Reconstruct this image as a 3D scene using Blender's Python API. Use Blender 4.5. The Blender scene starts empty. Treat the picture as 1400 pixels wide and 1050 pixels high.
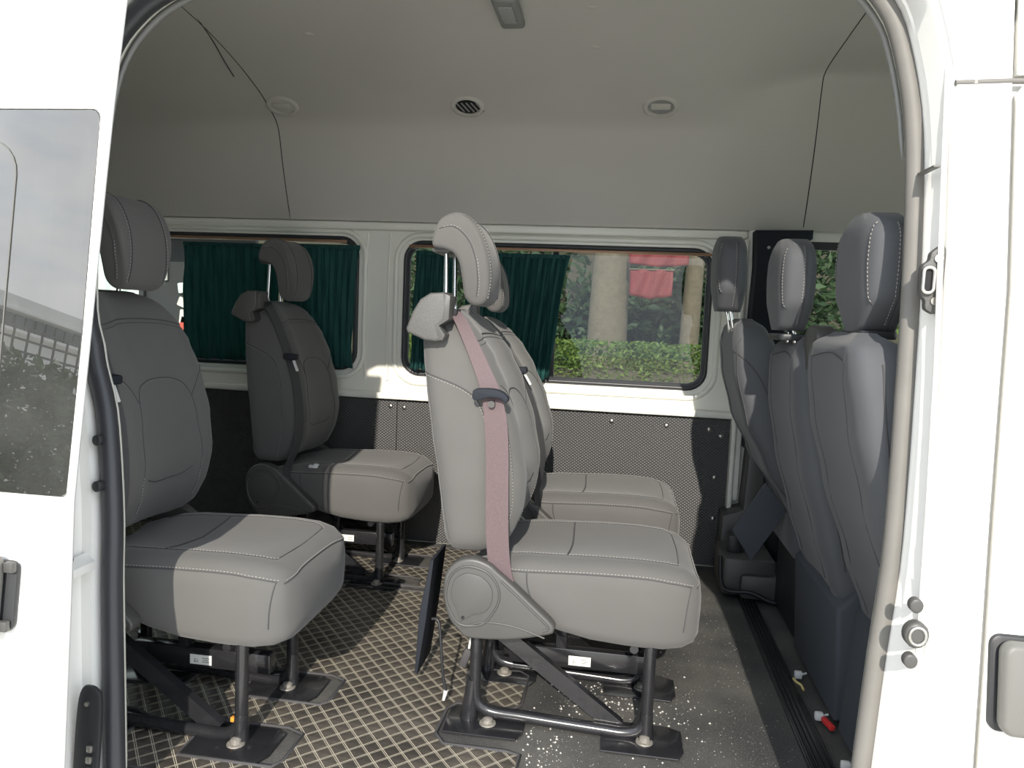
import bpy, bmesh, math, random
from mathutils import Vector, Matrix
from mathutils.bvhtree import BVHTree
random.seed(7)
SC = bpy.context.scene
COL = SC.collection
PI = math.pi
# ------------------------------------------------------------------ camera, light, exposure
cam_d = bpy.data.cameras.new('camera'); cam = bpy.data.objects.new('camera', cam_d); COL.objects.link(cam)
cam_d.sensor_width = 36.0; cam_d.lens = 36.0 * 1020 / 1400; cam_d.clip_start = 0.02; cam_d.clip_end = 300
RX = Vector((0.98854818, 0.145002, 0.0417962)); RD = Vector((0.05412774, -0.0821678, -0.99514755)); RF = Vector((-0.14086409, 0.98601363, -0.08907546))
cam.matrix_world = Matrix(((RX.x, -RD.x, -RF.x, 0), (RX.y, -RD.y, -RF.y, 0), (RX.z, -RD.z, -RF.z, 1.05), (0, 0, 0, 1)))
SC.camera = cam
SC.view_settings.view_transform = 'Standard'; SC.view_settings.look = 'None'
SC.view_settings.gamma = 1.0; SC.view_settings.use_curve_mapping = False
SC.view_settings.exposure = 0.0

world = bpy.data.worlds.new('sky'); SC.world = world; world.use_nodes = True
wn = world.node_tree; wn.nodes.clear()
w_out = wn.nodes.new('ShaderNodeOutputWorld'); w_bg = wn.nodes.new('ShaderNodeBackground')
w_tc = wn.nodes.new('ShaderNodeTexCoord'); w_map = wn.nodes.new('ShaderNodeMapping'); w_map.inputs['Scale'].default_value = (1, 1, 3.2)
w_no = wn.nodes.new('ShaderNodeTexNoise'); w_no.inputs['Scale'].default_value = 2.2; w_no.inputs['Detail'].default_value = 7; w_no.inputs['Roughness'].default_value = .55
w_cr = wn.nodes.new('ShaderNodeValToRGB')
w_cr.color_ramp.elements[0].position = .36; w_cr.color_ramp.elements[0].color = (.50, .62, .80, 1)
w_cr.color_ramp.elements[1].position = .62; w_cr.color_ramp.elements[1].color = (.94, .955, .97, 1)
wn.links.new(w_tc.outputs['Generated'], w_map.inputs['Vector']); wn.links.new(w_map.outputs['Vector'], w_no.inputs['Vector'])
wn.links.new(w_no.outputs['Fac'], w_cr.inputs['Fac']); wn.links.new(w_cr.outputs['Color'], w_bg.inputs['Color'])
w_bg.inputs['Strength'].default_value = 2.5
wn.links.new(w_bg.outputs['Background'], w_out.inputs['Surface'])

sun_d = bpy.data.lights.new('sun', 'SUN'); sun_d.energy = 5.7; sun_d.angle = math.radians(.6); sun_d.color = (1, .93, .83)
sun = bpy.data.objects.new('sun', sun_d); COL.objects.link(sun)
sun.rotation_euler = Vector((-.06, 1.0, -.54)).to_track_quat('-Z', 'Y').to_euler(); sun.location = (0, -8, 8)

# ------------------------------------------------------------------ materials
def mat(name, col, rough=.6, metal=0, spec=.5, noise=None, bump=None, trans=0, coat=0, sheen=0):
    """noise=(scale, amount) value variation; bump=(scale, strength, distance)"""
    m = bpy.data.materials.new(name); m.use_nodes = True; nt = m.node_tree; b = nt.nodes['Principled BSDF']
    b.inputs['Base Color'].default_value = (*col, 1); b.inputs['Roughness'].default_value = rough
    b.inputs['Metallic'].default_value = metal; b.inputs['Specular IOR Level'].default_value = spec
    b.inputs['Coat Weight'].default_value = coat
    b.inputs['Sheen Weight'].default_value = sheen
    tc = nt.nodes.new('ShaderNodeTexCoord')
    if noise:
        n = nt.nodes.new('ShaderNodeTexNoise'); n.inputs['Scale'].default_value = noise[0]; n.inputs['Detail'].default_value = 5
        nt.links.new(tc.outputs['Object'], n.inputs['Vector'])
        mx = nt.nodes.new('ShaderNodeMix'); mx.data_type = 'RGBA'
        mx.inputs[6].default_value = (*[c * (1 - noise[1]) for c in col], 1); mx.inputs[7].default_value = (*[min(1, c * (1 + noise[1])) for c in col], 1)
        nt.links.new(n.outputs['Fac'], mx.inputs[0]); nt.links.new(mx.outputs[2], b.inputs['Base Color'])
    if bump:
        n2 = nt.nodes.new('ShaderNodeTexNoise'); n2.inputs['Scale'].default_value = bump[0]; n2.inputs['Detail'].default_value = 3
        nt.links.new(tc.outputs['Object'], n2.inputs['Vector'])
        bp = nt.nodes.new('ShaderNodeBump'); bp.inputs['Strength'].default_value = bump[1]; bp.inputs['Distance'].default_value = bump[2]
        nt.links.new(n2.outputs['Fac'], bp.inputs['Height']); nt.links.new(bp.outputs['Normal'], b.inputs['Normal'])
    return m

M = {}
M['paint'] = mat('white_paint', (.80, .79, .75), .28, noise=(3, .03), coat=.3)
M['paint_in'] = mat('white_paint_inside', (.84, .83, .75), .35, noise=(6, .05))
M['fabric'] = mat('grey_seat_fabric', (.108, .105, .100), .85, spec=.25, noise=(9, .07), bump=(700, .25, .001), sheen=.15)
M['fabric_shaded'] = mat('shaded_seat_fabric', (.074, .077, .084), .8, noise=(7, .08), bump=(600, .25, .001), sheen=.1)  # same seat fabric with the front row's shade put into its colour
M['seam'] = mat('dark_seam', (.06, .06, .062), .9)
M['stitch'] = mat('pale_stitching', (.30, .29, .27), .8)
M['steel_black'] = mat('black_painted_steel', (.018, .018, .02), .22, noise=(30, .3), coat=.3)
M['plastic_grey'] = mat('dark_grey_plastic', (.068, .066, .062), .42, bump=(900, .3, .0006))
M['plastic_mid'] = mat('mid_grey_textured_plastic', (.085, .083, .078), .55, noise=(260, .35), bump=(350, .6, .001))
M['plastic_black'] = mat('black_plastic', (.02, .021, .023), .45, bump=(500, .2, .0005))
M['rubber'] = mat('black_rubber_seal', (.035, .036, .04), .38, noise=(5, .15))
M['seal_pale'] = mat('sunlit_dusty_rubber_seal', (.15, .143, .13), .6, noise=(14, .15))  # dusty rubber made paler, sunlight on the front run put into its colour
M['chrome'] = mat('chrome', (.85, .84, .82), .12, metal=1)
M['zinc'] = mat('zinc_steel', (.5, .49, .46), .35, metal=1, noise=(80, .25))
M['bolt'] = mat('dusty_bolt_steel', (.27, .25, .22), .6, metal=.4, noise=(150, .6))
M['copper'] = mat('copper_brown_rod', (.30, .17, .10), .35, metal=.3)
M['belt'] = mat('sun_tinted_belt_webbing', (.105, .072, .076), .7, noise=(300, .25), bump=(500, .5, .0008))  # grey webbing with sun glare put into its tint
M['belt_dark'] = mat('shaded_grey_belt_webbing', (.055, .053, .055), .7, noise=(300, .25), bump=(500, .5, .0008))  # same webbing darkened, shade on the other seats put into its colour
M['headliner'] = mat('grey_headliner', (.56, .535, .49), .95, noise=(1.6, .08), bump=(300, .15, .001))
M['cover'] = mat('dark_slate_cloth_cover', (.048, .055, .065), .85, noise=(5, .1))
M['trim_black'] = mat('black_trim', (.02, .023, .03), .75, spec=.2)
M['label'] = mat('white_label', (.75, .75, .70), .6)
M['ink'] = mat('black_ink', (.03, .03, .03), .6)
M['red'] = mat('red_plastic', (.65, .04, .04), .4)
M['white_plastic'] = mat('white_plastic', (.7, .7, .68), .4)
M['orange'] = mat('orange_tag', (.75, .28, .03), .6)
M['yellow'] = mat('yellow_string', (.6, .48, .2), .7)
M['crumb'] = mat('pale_crumbs', (.5, .48, .44), .9)
M['lamp'] = mat('grey_lamp_plastic', (.22, .22, .21), .4)
M['lens'] = mat('lamp_lens', (.32, .32, .31), .25, noise=(120, .3))
M['void'] = mat('dark_recess', (.012, .012, .013), .8)
M['frit'] = mat('black_glass_border', (.012, .012, .014), .08, coat=.5)
M['handle'] = mat('grey_handle_plastic', (.13, .127, .115), .5)
M['ground'] = mat('concrete_ground', (.60, .58, .53), .9, noise=(1.5, .15), bump=(30, .3, .01))
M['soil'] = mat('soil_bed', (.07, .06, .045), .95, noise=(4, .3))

def math_node(nt, op, a, b=None, c=None):
    n = nt.nodes.new('ShaderNodeMath'); n.operation = op
    for i, v in enumerate((a, b, c)):
        if v is None: continue
        if isinstance(v, (int, float)): n.inputs[i].default_value = v
        else: nt.links.new(v, n.inputs[i])
    return n.outputs[0]

def glass_mat(name, tint, fac_scale=1.0, rough=0.0, dust=0.0):
    m = bpy.data.materials.new(name); m.use_nodes = True; nt = m.node_tree; nt.nodes.clear()
    o = nt.nodes.new('ShaderNodeOutputMaterial'); mix = nt.nodes.new('ShaderNodeMixShader')
    t = nt.nodes.new('ShaderNodeBsdfTransparent'); t.inputs['Color'].default_value = (*tint, 1)
    g = nt.nodes.new('ShaderNodeBsdfGlossy'); g.inputs['Roughness'].default_value = rough
    fr = nt.nodes.new('ShaderNodeFresnel'); fr.inputs['IOR'].default_value = 1.5
    mu = nt.nodes.new('ShaderNodeMath'); mu.operation = 'MULTIPLY'; mu.inputs[1].default_value = fac_scale; mu.use_clamp = True
    gi = nt.nodes.new('ShaderNodeNewGeometry'); m2 = nt.nodes.new('ShaderNodeMath'); m2.operation = 'MULTIPLY'; m3 = nt.nodes.new('ShaderNodeMath'); m3.operation = 'SUBTRACT'; m3.inputs[0].default_value = 1
    nt.links.new(gi.outputs['Backfacing'], m3.inputs[1])       # only the outer faces of the pane mirror
    nt.links.new(fr.outputs[0], mu.inputs[0]); nt.links.new(mu.outputs[0], m2.inputs[0]); nt.links.new(m3.outputs[0], m2.inputs[1]); nt.links.new(m2.outputs[0], mix.inputs[0])
    nt.links.new(t.outputs[0], mix.inputs[1]); nt.links.new(g.outputs[0], mix.inputs[2]); nt.links.new(mix.outputs[0], o.inputs[0])
    if dust:
        df = nt.nodes.new('ShaderNodeBsdfDiffuse'); df.inputs['Color'].default_value = (.62, .62, .58, 1); dm = nt.nodes.new('ShaderNodeMixShader')
        tc = nt.nodes.new('ShaderNodeTexCoord'); dn = nt.nodes.new('ShaderNodeTexNoise'); dn.inputs['Scale'].default_value = 7; dn.inputs['Detail'].default_value = 6
        nt.links.new(tc.outputs['Object'], dn.inputs['Vector']); dd = math_node(nt, 'MULTIPLY', dn.outputs['Fac'], dust * 2)
        nt.links.new(dd, dm.inputs[0]); nt.links.new(mix.outputs[0], dm.inputs[1]); nt.links.new(df.outputs[0], dm.inputs[2]); nt.links.new(dm.outputs[0], o.inputs[0])
    return m
M['glass'] = glass_mat('tinted_window_glass', (.80, .84, .80), 1.05)
M['glass_privacy'] = glass_mat('privacy_glass', (.16, .17, .17), 4.9, 0.0, .05)

def curtain_mat():
    m = mat('teal_green_curtain', (.016, .092, .086), .75, noise=(20, .25)); nt = m.node_tree
    b = nt.nodes['Principled BSDF']; out = nt.nodes['Material Output']
    tr = nt.nodes.new('ShaderNodeBsdfTranslucent'); tr.inputs['Color'].default_value = (.03, .20, .17, 1)
    mx = nt.nodes.new('ShaderNodeMixShader'); mx.inputs[0].default_value = .35
    nt.links.new(b.outputs[0], mx.inputs[1]); nt.links.new(tr.outputs[0], mx.inputs[2]); nt.links.new(mx.outputs[0], out.inputs['Surface'])
    return m
M['curtain'] = curtain_mat()

def dimple_mat():
    """black moulded board with a staggered lozenge relief"""
    m = mat('dimpled_black_board', (.1, .1, .1), .5); nt = m.node_tree; b = nt.nodes['Principled BSDF']
    tc = nt.nodes.new('ShaderNodeTexCoord'); sp = nt.nodes.new('ShaderNodeSeparateXYZ'); nt.links.new(tc.outputs['Object'], sp.inputs[0])
    x0 = math_node(nt, 'MULTIPLY', sp.outputs['X'], PI / .0165); z0 = math_node(nt, 'MULTIPLY', sp.outputs['Z'], PI / .0125)
    x = math_node(nt, 'ADD', x0, z0); z = math_node(nt, 'SUBTRACT', x0, z0)
    h = math_node(nt, 'MULTIPLY', math_node(nt, 'SINE', x), math_node(nt, 'SINE', z))
    h2 = math_node(nt, 'ABSOLUTE', h)
    cr = nt.nodes.new('ShaderNodeValToRGB'); cr.color_ramp.elements[0].position = .12; cr.color_ramp.elements[0].color = (.035, .035, .037, 1)
    cr.color_ramp.elements[1].position = .75; cr.color_ramp.elements[1].color = (.092, .090, .086, 1)
    nt.links.new(h2, cr.inputs['Fac']); nt.links.new(cr.outputs[0], b.inputs['Base Color'])
    bp = nt.nodes.new('ShaderNodeBump'); bp.inputs['Strength'].default_value = .7; bp.inputs['Distance'].default_value = .003
    nt.links.new(h2, bp.inputs['Height']); nt.links.new(bp.outputs[0], b.inputs['Normal'])
    return m
M['dimple'] = dimple_mat()

def quilt_mat():
    """dark brown leatherette quilted in diamonds with doubled beige thread"""
    m = mat('quilted_leatherette', (.06, .05, .04), .45); nt = m.node_tree; b = nt.nodes['Principled BSDF']
    tc = nt.nodes.new('ShaderNodeTexCoord'); sp = nt.nodes.new('ShaderNodeSeparateXYZ'); nt.links.new(tc.outputs['Object'], sp.inputs[0])
    def fam(cx, cy, pitch, off):
        u = math_node(nt, 'ADD', math_node(nt, 'MULTIPLY', sp.outputs['X'], cx / pitch), math_node(nt, 'MULTIPLY', sp.outputs['Y'], cy / pitch))
        u = math_node(nt, 'ADD', u, off)
        fr = math_node(nt, 'FRACT', u)
        d = math_node(nt, 'ABSOLUTE', math_node(nt, 'SUBTRACT', fr, .5))      # 0 at the seam between cells
        dm = math_node(nt, 'MULTIPLY', d, pitch)
        d2 = math_node(nt, 'ABSOLUTE', math_node(nt, 'SUBTRACT', dm, .0021))  # two threads side by side
        line = math_node(nt, 'LESS_THAN', d2, .00085)
        groove = math_node(nt, 'MINIMUM', math_node(nt, 'MULTIPLY', dm, 70), 1.0)
        return line, groove
    l1, g1 = fam(-.707, .707, .0388, .15)
    l2, g2 = fam(.77, .64, .0362, .3)
    ln = math_node(nt, 'MAXIMUM', l1, l2); gr = math_node(nt, 'MINIMUM', g1, g2)
    n = nt.nodes.new('ShaderNodeTexNoise'); n.inputs['Scale'].default_value = 5; n.inputs['Detail'].default_value = 6; nt.links.new(tc.outputs['Object'], n.inputs['Vector'])
    cr = nt.nodes.new('ShaderNodeValToRGB'); cr.color_ramp.elements[0].position = .35; cr.color_ramp.elements[0].color = (.046, .040, .034, 1)
    cr.color_ramp.elements[1].position = .7; cr.color_ramp.elements[1].color = (.105, .092, .076, 1)
    nt.links.new(n.outputs['Fac'], cr.inputs['Fac'])
    mx = nt.nodes.new('ShaderNodeMix'); mx.data_type = 'RGBA'; nt.links.new(ln, mx.inputs[0]); nt.links.new(cr.outputs[0], mx.inputs[6]); mx.inputs[7].default_value = (.46, .42, .33, 1)
    nt.links.new(mx.outputs[2], b.inputs['Base Color'])
    bp = nt.nodes.new('ShaderNodeBump'); bp.inputs['Strength'].default_value = .8; bp.inputs['Distance'].default_value = .003
    nt.links.new(gr, bp.inputs['Height']); nt.links.new(bp.outputs[0], b.inputs['Normal'])
    return m
M['quilt'] = quilt_mat()

def floor_mat():
    m = mat('speckled_rubber_floor', (.06, .06, .058), .55, bump=(200, .25, .001)); nt = m.node_tree; b = nt.nodes['Principled BSDF']
    tc = nt.nodes.new('ShaderNodeTexCoord')
    v = nt.nodes.new('ShaderNodeTexNoise'); v.inputs['Scale'].default_value = 260; nt.links.new(tc.outputs['Object'], v.inputs['Vector'])
    n = nt.nodes.new('ShaderNodeTexNoise'); n.inputs['Scale'].default_value = 4; n.inputs['Detail'].default_value = 8; nt.links.new(tc.outputs['Object'], n.inputs['Vector'])
    cr = nt.nodes.new('ShaderNodeValToRGB'); cr.color_ramp.elements[0].position = .35; cr.color_ramp.elements[0].color = (.050, .050, .050, 1)
    cr.color_ramp.elements[1].position = .7; cr.color_ramp.elements[1].color = (.115, .110, .10, 1)
    nt.links.new(n.outputs['Fac'], cr.inputs['Fac'])
    th = math_node(nt, 'MULTIPLY', math_node(nt, 'GREATER_THAN', v.outputs['Fac'], .63), .5)
    mx = nt.nodes.new('ShaderNodeMix'); mx.data_type = 'RGBA'; nt.links.new(th, mx.inputs[0]); nt.links.new(cr.outputs[0], mx.inputs[6]); mx.inputs[7].default_value = (.25, .24, .21, 1)
    nt.links.new(mx.outputs[2], b.inputs['Base Color'])
    return m
M['floor'] = floor_mat()

def leaf_mat(name, c1, c2):
    m = mat(name, c1, .55); nt = m.node_tree; b = nt.nodes['Principled BSDF']; out = nt.nodes['Material Output']
    gi = nt.nodes.new('ShaderNodeNewGeometry')
    mx = nt.nodes.new('ShaderNodeMix'); mx.data_type = 'RGBA'; nt.links.new(gi.outputs['Random Per Island'], mx.inputs[0])
    mx.inputs[6].default_value = (*c1, 1); mx.inputs[7].default_value = (*c2, 1); nt.links.new(mx.outputs[2], b.inputs['Base Color'])
    tr = nt.nodes.new('ShaderNodeBsdfTranslucent'); nt.links.new(mx.outputs[2], tr.inputs['Color'])
    ms = nt.nodes.new('ShaderNodeMixShader'); ms.inputs[0].default_value = .35
    nt.links.new(b.outputs[0], ms.inputs[1]); nt.links.new(tr.outputs[0], ms.inputs[2]); nt.links.new(ms.outputs[0], out.inputs['Surface'])
    return m
M['leaf_hedge'] = leaf_mat('hedge_leaves', (.05, .10, .02), (.17, .23, .05))
M['leaf_tree'] = leaf_mat('tree_leaves', (.025, .055, .025), (.075, .125, .055))
M['leaf_bright'] = leaf_mat('bright_leaves', (.06, .14, .02), (.22, .34, .07))
M['bark'] = mat('pale_bark', (.13, .105, .08), .9, noise=(9, .35), bump=(18, .8, .02))

# ------------------------------------------------------------------ mesh helpers
def add_obj(name, me, material=None, parent=None):
    o = bpy.data.objects.new(name, me); COL.objects.link(o)
    if material: me.materials.append(M[material] if isinstance(material, str) else material)
    if parent: o.parent = parent
    return o
def meshobj(name, V, F, material, parent=None, smooth=False):
    me = bpy.data.meshes.new(name); me.from_pydata([tuple(v) for v in V], [], F); me.validate(); me.update()
    bm = bmesh.new(); bm.from_mesh(me); bmesh.ops.recalc_face_normals(bm, faces=bm.faces); bm.to_mesh(me); bm.free()
    if smooth: me.polygons.foreach_set('use_smooth', [True] * len(me.polygons))
    return add_obj(name, me, material, parent)
def autosmooth(o, deg=40):
    me = o.data; me.polygons.foreach_set('use_smooth', [True] * len(me.polygons))
    bm = bmesh.new(); bm.from_mesh(me); a = math.radians(deg)
    for e in bm.edges:
        e.smooth = not (len(e.link_faces) == 2 and e.calc_face_angle(0) > a)
    bm.to_mesh(me); bm.free(); return o
def tag(o, label=None, cat=None, group=None, kind=None):
    if label: o['label'] = label
    if cat: o['category'] = cat
    if group: o['group'] = group
    if kind: o['kind'] = kind
    return o
def empty(name, loc=(0, 0, 0), rz=0):
    o = bpy.data.objects.new(name, None); COL.objects.link(o); o.location = loc; o.rotation_euler = (0, 0, rz); o.empty_display_size = .05; return o
class MB:
    """collects shapes into one mesh"""
    def __init__(s): s.V = []; s.F = []
    def add(s, V, F):
        k = len(s.V); s.V += [Vector(v) for v in V]; s.F += [[i + k for i in f] for f in F]; return s
    def box(s, c, d, bev=0.0, rot=None, seg=2):
        bm = bmesh.new(); bmesh.ops.create_cube(bm, size=1)
        bmesh.ops.scale(bm, vec=d, verts=bm.verts)
        if bev > 0: bmesh.ops.bevel(bm, geom=bm.edges[:] , offset=min(bev, min(d) * .48), segments=seg, affect='EDGES', profile=.5)
        R_ = rot.to_matrix().to_4x4() if rot is not None and not isinstance(rot, Matrix) else (rot or Matrix())
        bm.transform(Matrix.Translation(c) @ R_)
        bm.verts.index_update(); s.add([v.co.copy() for v in bm.verts], [[v.index for v in f.verts] for f in bm.faces]); bm.free(); return s
    def tube(s, pts, r, n=10, closed=False, cap=True):
        P = [Vector(p) for p in pts]; N = len(P); rs = r if isinstance(r, (list, tuple)) else [r] * N
        T = []
        for i in range(N):
            a = P[(i - 1) % N] if (closed or i > 0) else P[i]; b = P[(i + 1) % N] if (closed or i < N - 1) else P[i]
            T.append((b - a).normalized())
        up = Vector((0, 0, 1)) if abs(T[0].z) < .9 else Vector((1, 0, 0))
        u = (up - T[0] * up.dot(T[0])).normalized(); V = []
        for i in range(N):
            u = (u - T[i] * u.dot(T[i])).normalized(); w = T[i].cross(u)
            for k in range(n):
                a = 2 * PI * k / n; V.append(P[i] + (u * math.cos(a) + w * math.sin(a)) * rs[i])
        F = []
        for i in range(N if closed else N - 1):
            j = (i + 1) % N
            for k in range(n): F.append([i * n + k, i * n + (k + 1) % n, j * n + (k + 1) % n, j * n + k])
        if cap and not closed: F.append(list(range(n))[::-1]); F.append([(N - 1) * n + k for k in range(n)])
        return s.add(V, F)
    def cyl(s, a, b, r, n=16): return s.tube([a, b], r, n)
    def prism(s, out, d0, d1, axis='Y', bev=0.0, seg=2):
        """2-D outline extruded along an axis (Y: out is x,z)"""
        def m3(p, d): return {'Y': (p[0], d, p[1]), 'X': (d, p[0], p[1]), 'Z': (p[0], p[1], d)}[axis]
        bm = bmesh.new(); A = [bm.verts.new(m3(p, d0)) for p in out]; B = [bm.verts.new(m3(p, d1)) for p in out]
        n = len(out); fa = bm.faces.new(A); fb = bm.faces.new(B[::-1])
        for i in range(n): bm.faces.new([A[i], B[i], B[(i + 1) % n], A[(i + 1) % n]])
        bmesh.ops.recalc_face_normals(bm, faces=bm.faces)
        if bev > 0:
            es = list(fa.edges) + list(fb.edges)
            bmesh.ops.bevel(bm, geom=es, offset=bev, segments=seg, affect='EDGES', profile=.5, clamp_overlap=True)
        bm.verts.index_update(); s.add([v.co.copy() for v in bm.verts], [[v.index for v in f.verts] for f in bm.faces]); bm.free(); return s
    def loft(s, rings, cap=True, closed=True):
        n = len(rings[0]); V = [p for r in rings for p in r]; F = []
        for i in range(len(rings) - 1):
            for k in range(n if closed else n - 1): F.append([i * n + k, i * n + (k + 1) % n, (i + 1) * n + (k + 1) % n, (i + 1) * n + k])
        if cap: F.append(list(range(n))[::-1]); F.append([(len(rings) - 1) * n + k for k in range(n)])
        return s.add(V, F)
    def ribbon(s, pts, wv, th):
        """flat strap: pts centre line, wv half-width vectors, th thickness"""
        P = [Vector(p) for p in pts]; W = [Vector(w) for w in wv]; R_ = []
        for i in range(len(P)):
            t = (P[min(i + 1, len(P) - 1)] - P[max(i - 1, 0)]).normalized(); nn = t.cross(W[i]).normalized() * th / 2
            R_.append([P[i] - W[i] - nn, P[i] + W[i] - nn, P[i] + W[i] + nn, P[i] - W[i] + nn])
        return s.loft(R_)
    def build(s, name, material, parent=None, smooth=None):
        o = meshobj(name, s.V, s.F, material, parent)
        if smooth is not None: autosmooth(o, smooth)
        return o
def cat(pts, n=6, closed=False):
    P = [Vector(p) for p in pts]; N = len(P); out = []
    rng = N if closed else N - 1
    for i in range(rng):
        if closed: p0, p1, p2, p3 = P[(i - 1) % N], P[i], P[(i + 1) % N], P[(i + 2) % N]
        else: p0, p1, p2, p3 = P[max(i - 1, 0)], P[i], P[i + 1], P[min(i + 2, N - 1)]
        for k in range(n):
            t = k / n; out.append(.5 * ((2 * p1) + (p2 - p0) * t + (2 * p0 - 5 * p1 + 4 * p2 - p3) * t * t + (-p0 + 3 * p1 - 3 * p2 + p3) * t ** 3))
    if not closed: out.append(P[-1])
    return out
def cat2(pts, n=5, closed=True): return [(p.x, p.y) for p in cat([(a, b, 0) for a, b in pts], n, closed)]
def rrect(x0, x1, z0, z1, r, n=6):
    out = []
    for cx_, cz_, a0 in ((x1 - r, z1 - r, 0), (x0 + r, z1 - r, 90), (x0 + r, z0 + r, 180), (x1 - r, z0 + r, 270)):
        for k in range(n + 1):
            a = math.radians(a0 + 90 * k / n); out.append((cx_ + r * math.cos(a), cz_ + r * math.sin(a)))
    return out
def plate(name, outer, holes, th, fmap, material, parent=None):
    """flat sheet with real holes; fmap(u, v, w) -> world"""
    cu = bpy.data.curves.new('tmp', 'CURVE'); cu.dimensions = '2D'; cu.fill_mode = 'BOTH'; cu.extrude = th / 2
    for loop in [outer] + list(holes):
        sp = cu.splines.new('POLY'); sp.points.add(len(loop) - 1)
        for p, q in zip(sp.points, loop): p.co = (q[0], q[1], 0, 1)
        sp.use_cyclic_u = True
    t = bpy.data.objects.new('tmp', cu); COL.objects.link(t)
    dg = bpy.context.evaluated_depsgraph_get(); dg.update(); me = bpy.data.meshes.new_from_object(t.evaluated_get(dg))
    bpy.data.objects.remove(t); bpy.data.curves.remove(cu)
    me.name = name
    bm = bmesh.new(); bm.from_mesh(me); bmesh.ops.remove_doubles(bm, verts=bm.verts, dist=1e-5)
    for v in bm.verts: v.co = Vector(fmap(v.co.x, v.co.y, v.co.z))
    bmesh.ops.recalc_face_normals(bm, faces=bm.faces)
    if bm.calc_volume(signed=True) < 0: bmesh.ops.reverse_faces(bm, faces=bm.faces)
    bm.to_mesh(me); bm.free()
    me.materials.clear(); return add_obj(name, me, material, parent)
def copy_tree(o, parent=None):
    c = o.copy(); COL.objects.link(c); c.parent = parent
    for ch in [x for x in bpy.data.objects if x.parent == o]: copy_tree(ch, c)
    return c
def lerp_tab(tab, z):
    if z <= tab[0][0]: return tab[0][1:]
    for a, b in zip(tab, tab[1:]):
        if z <= b[0]:
            t = (z - a[0]) / (b[0] - a[0]); t = t * t * (3 - 2 * t) * .5 + t * .5
            return tuple(p + (q - p) * t for p, q in zip(a[1:], b[1:]))
    return tab[-1][1:]
def sup(a, e): c = math.cos(a); s_ = math.sin(a); return math.copysign(abs(c) ** e, c), math.copysign(abs(s_) ** e, s_)

def Ys(z): return 1.42 + .13 * (z - .6)          # door-opening plane of the near body side (tumblehome)

# ------------------------------------------------------------------ the setting: floor, far side wall, roof
FX0, FX1 = -3.3, 2.3
def P3(x, y, z): return (x, y, z)
fl = MB().box(((FX0 + .66) / 2, 2.36, -.02), (.66 - FX0, 1.9, .04)).build('floor', 'floor'); tag(fl, kind='structure')
fc = MB().box(((.66 + FX1) / 2, 2.36, -.03), (FX1 - .66, 1.9, .04)).build('floor', 'plastic_black'); tag(fc, kind='structure')

WY = 3.28
W1 = (-3.26, -2.90, .78, 1.385); W2 = (-2.82, -1.19, .775, 1.385); W3 = (-.985, .375, .765, 1.375)
def onwall(y): return lambda u, v, w: (u, y + w, v)
# outer edge of the far wall; windows punched through
wl = plate('wall_left', [(FX0, -.02), (.565, -.02), (.565, 1.49), (FX0, 1.49)], [rrect(*W1, .09), rrect(*W2, .085), rrect(*W3, .085)], .03, onwall(WY + .015), 'paint_in')
tag(wl, kind='structure')
# raised lips round the window openings, belt ledge, top rail, posts
for W in (W1, W2, W3):
    x0, x1, z0, z1 = W
    lip = [(x, WY - .002, z) for x, z in rrect(x0 - .03, x1 + .03, z0 - .03, z1 + .022, .11)]
    MB().tube(lip, .012, 8, closed=True).build('window_lip', 'paint_in', wl, 60)
MB().box(((FX0 + .49) / 2, WY - .018, .672), (.49 - FX0, .055, .03), .01).build('belt_ledge', 'paint_in', wl, 40)
MB().box(((FX0 + .50) / 2, WY - .012, 1.43), (.50 - FX0, .05, .035), .012).build('top_rail', 'paint_in', wl, 40)
MB().tube(cat([(-1.045, WY - .004, 1.40), (-1.05, WY - .004, 1.2), (-1.05, WY - .004, .9), (-1.045, WY - .004, .74)], 5), .006, 8).build('pillar_crease', 'paint_in', wl, 60)
MB().tube(cat([(-1.15, WY - .002, 1.40), (-1.158, WY - .002, 1.2), (-1.155, WY - .002, .9), (-1.15, WY - .002, .74)], 5), .004, 8).build('pillar_crease', 'paint_in', wl, 60)
MB().box((.492, WY - .03, .66), (.02, .08, 1.5), .008).build('door_post', 'paint_in', wl, 40)
MB().box((.515, WY - .02, .88), (.03, .05, 1.14), .008).build('door_post', 'paint_in', wl, 40)
# dimpled boards below the belt line
def dimple_panel(x0, x1, z0=.0, z1=.655):
    return MB().box(((x0 + x1) / 2, WY - .012, (z0 + z1) / 2), (x1 - x0, .016, z1 - z0), .003).build('wall_panel', 'dimple', wl)
dimple_panel(FX0, -.990); dimple_panel(-.988, .482, .01, .652)
scr = None
for x, z in [(-1.018, .625), (-.955, .622), (-.30, .622), (-.02, .618), (.215, .612), (.395, .607), (.445, .58), (.43, .40), (.435, .22), (-1.5, .63), (-2.0, .63), (-.95, .3), (-1.02, .3)]:
    if scr is None:
        scr = MB().loft([[(math.cos(a) * r, -h, math.sin(a) * r) for a in [2 * PI * k / 10 for k in range(10)]] for r, h in ((.011, 0), (.010, .004), (.006, .0065), (.001, .007))]).build('screw', 'zinc', wl, 60)
        o = scr
    else: o = scr.copy(); COL.objects.link(o)
    o.location = (x, WY - .020, z)

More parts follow.
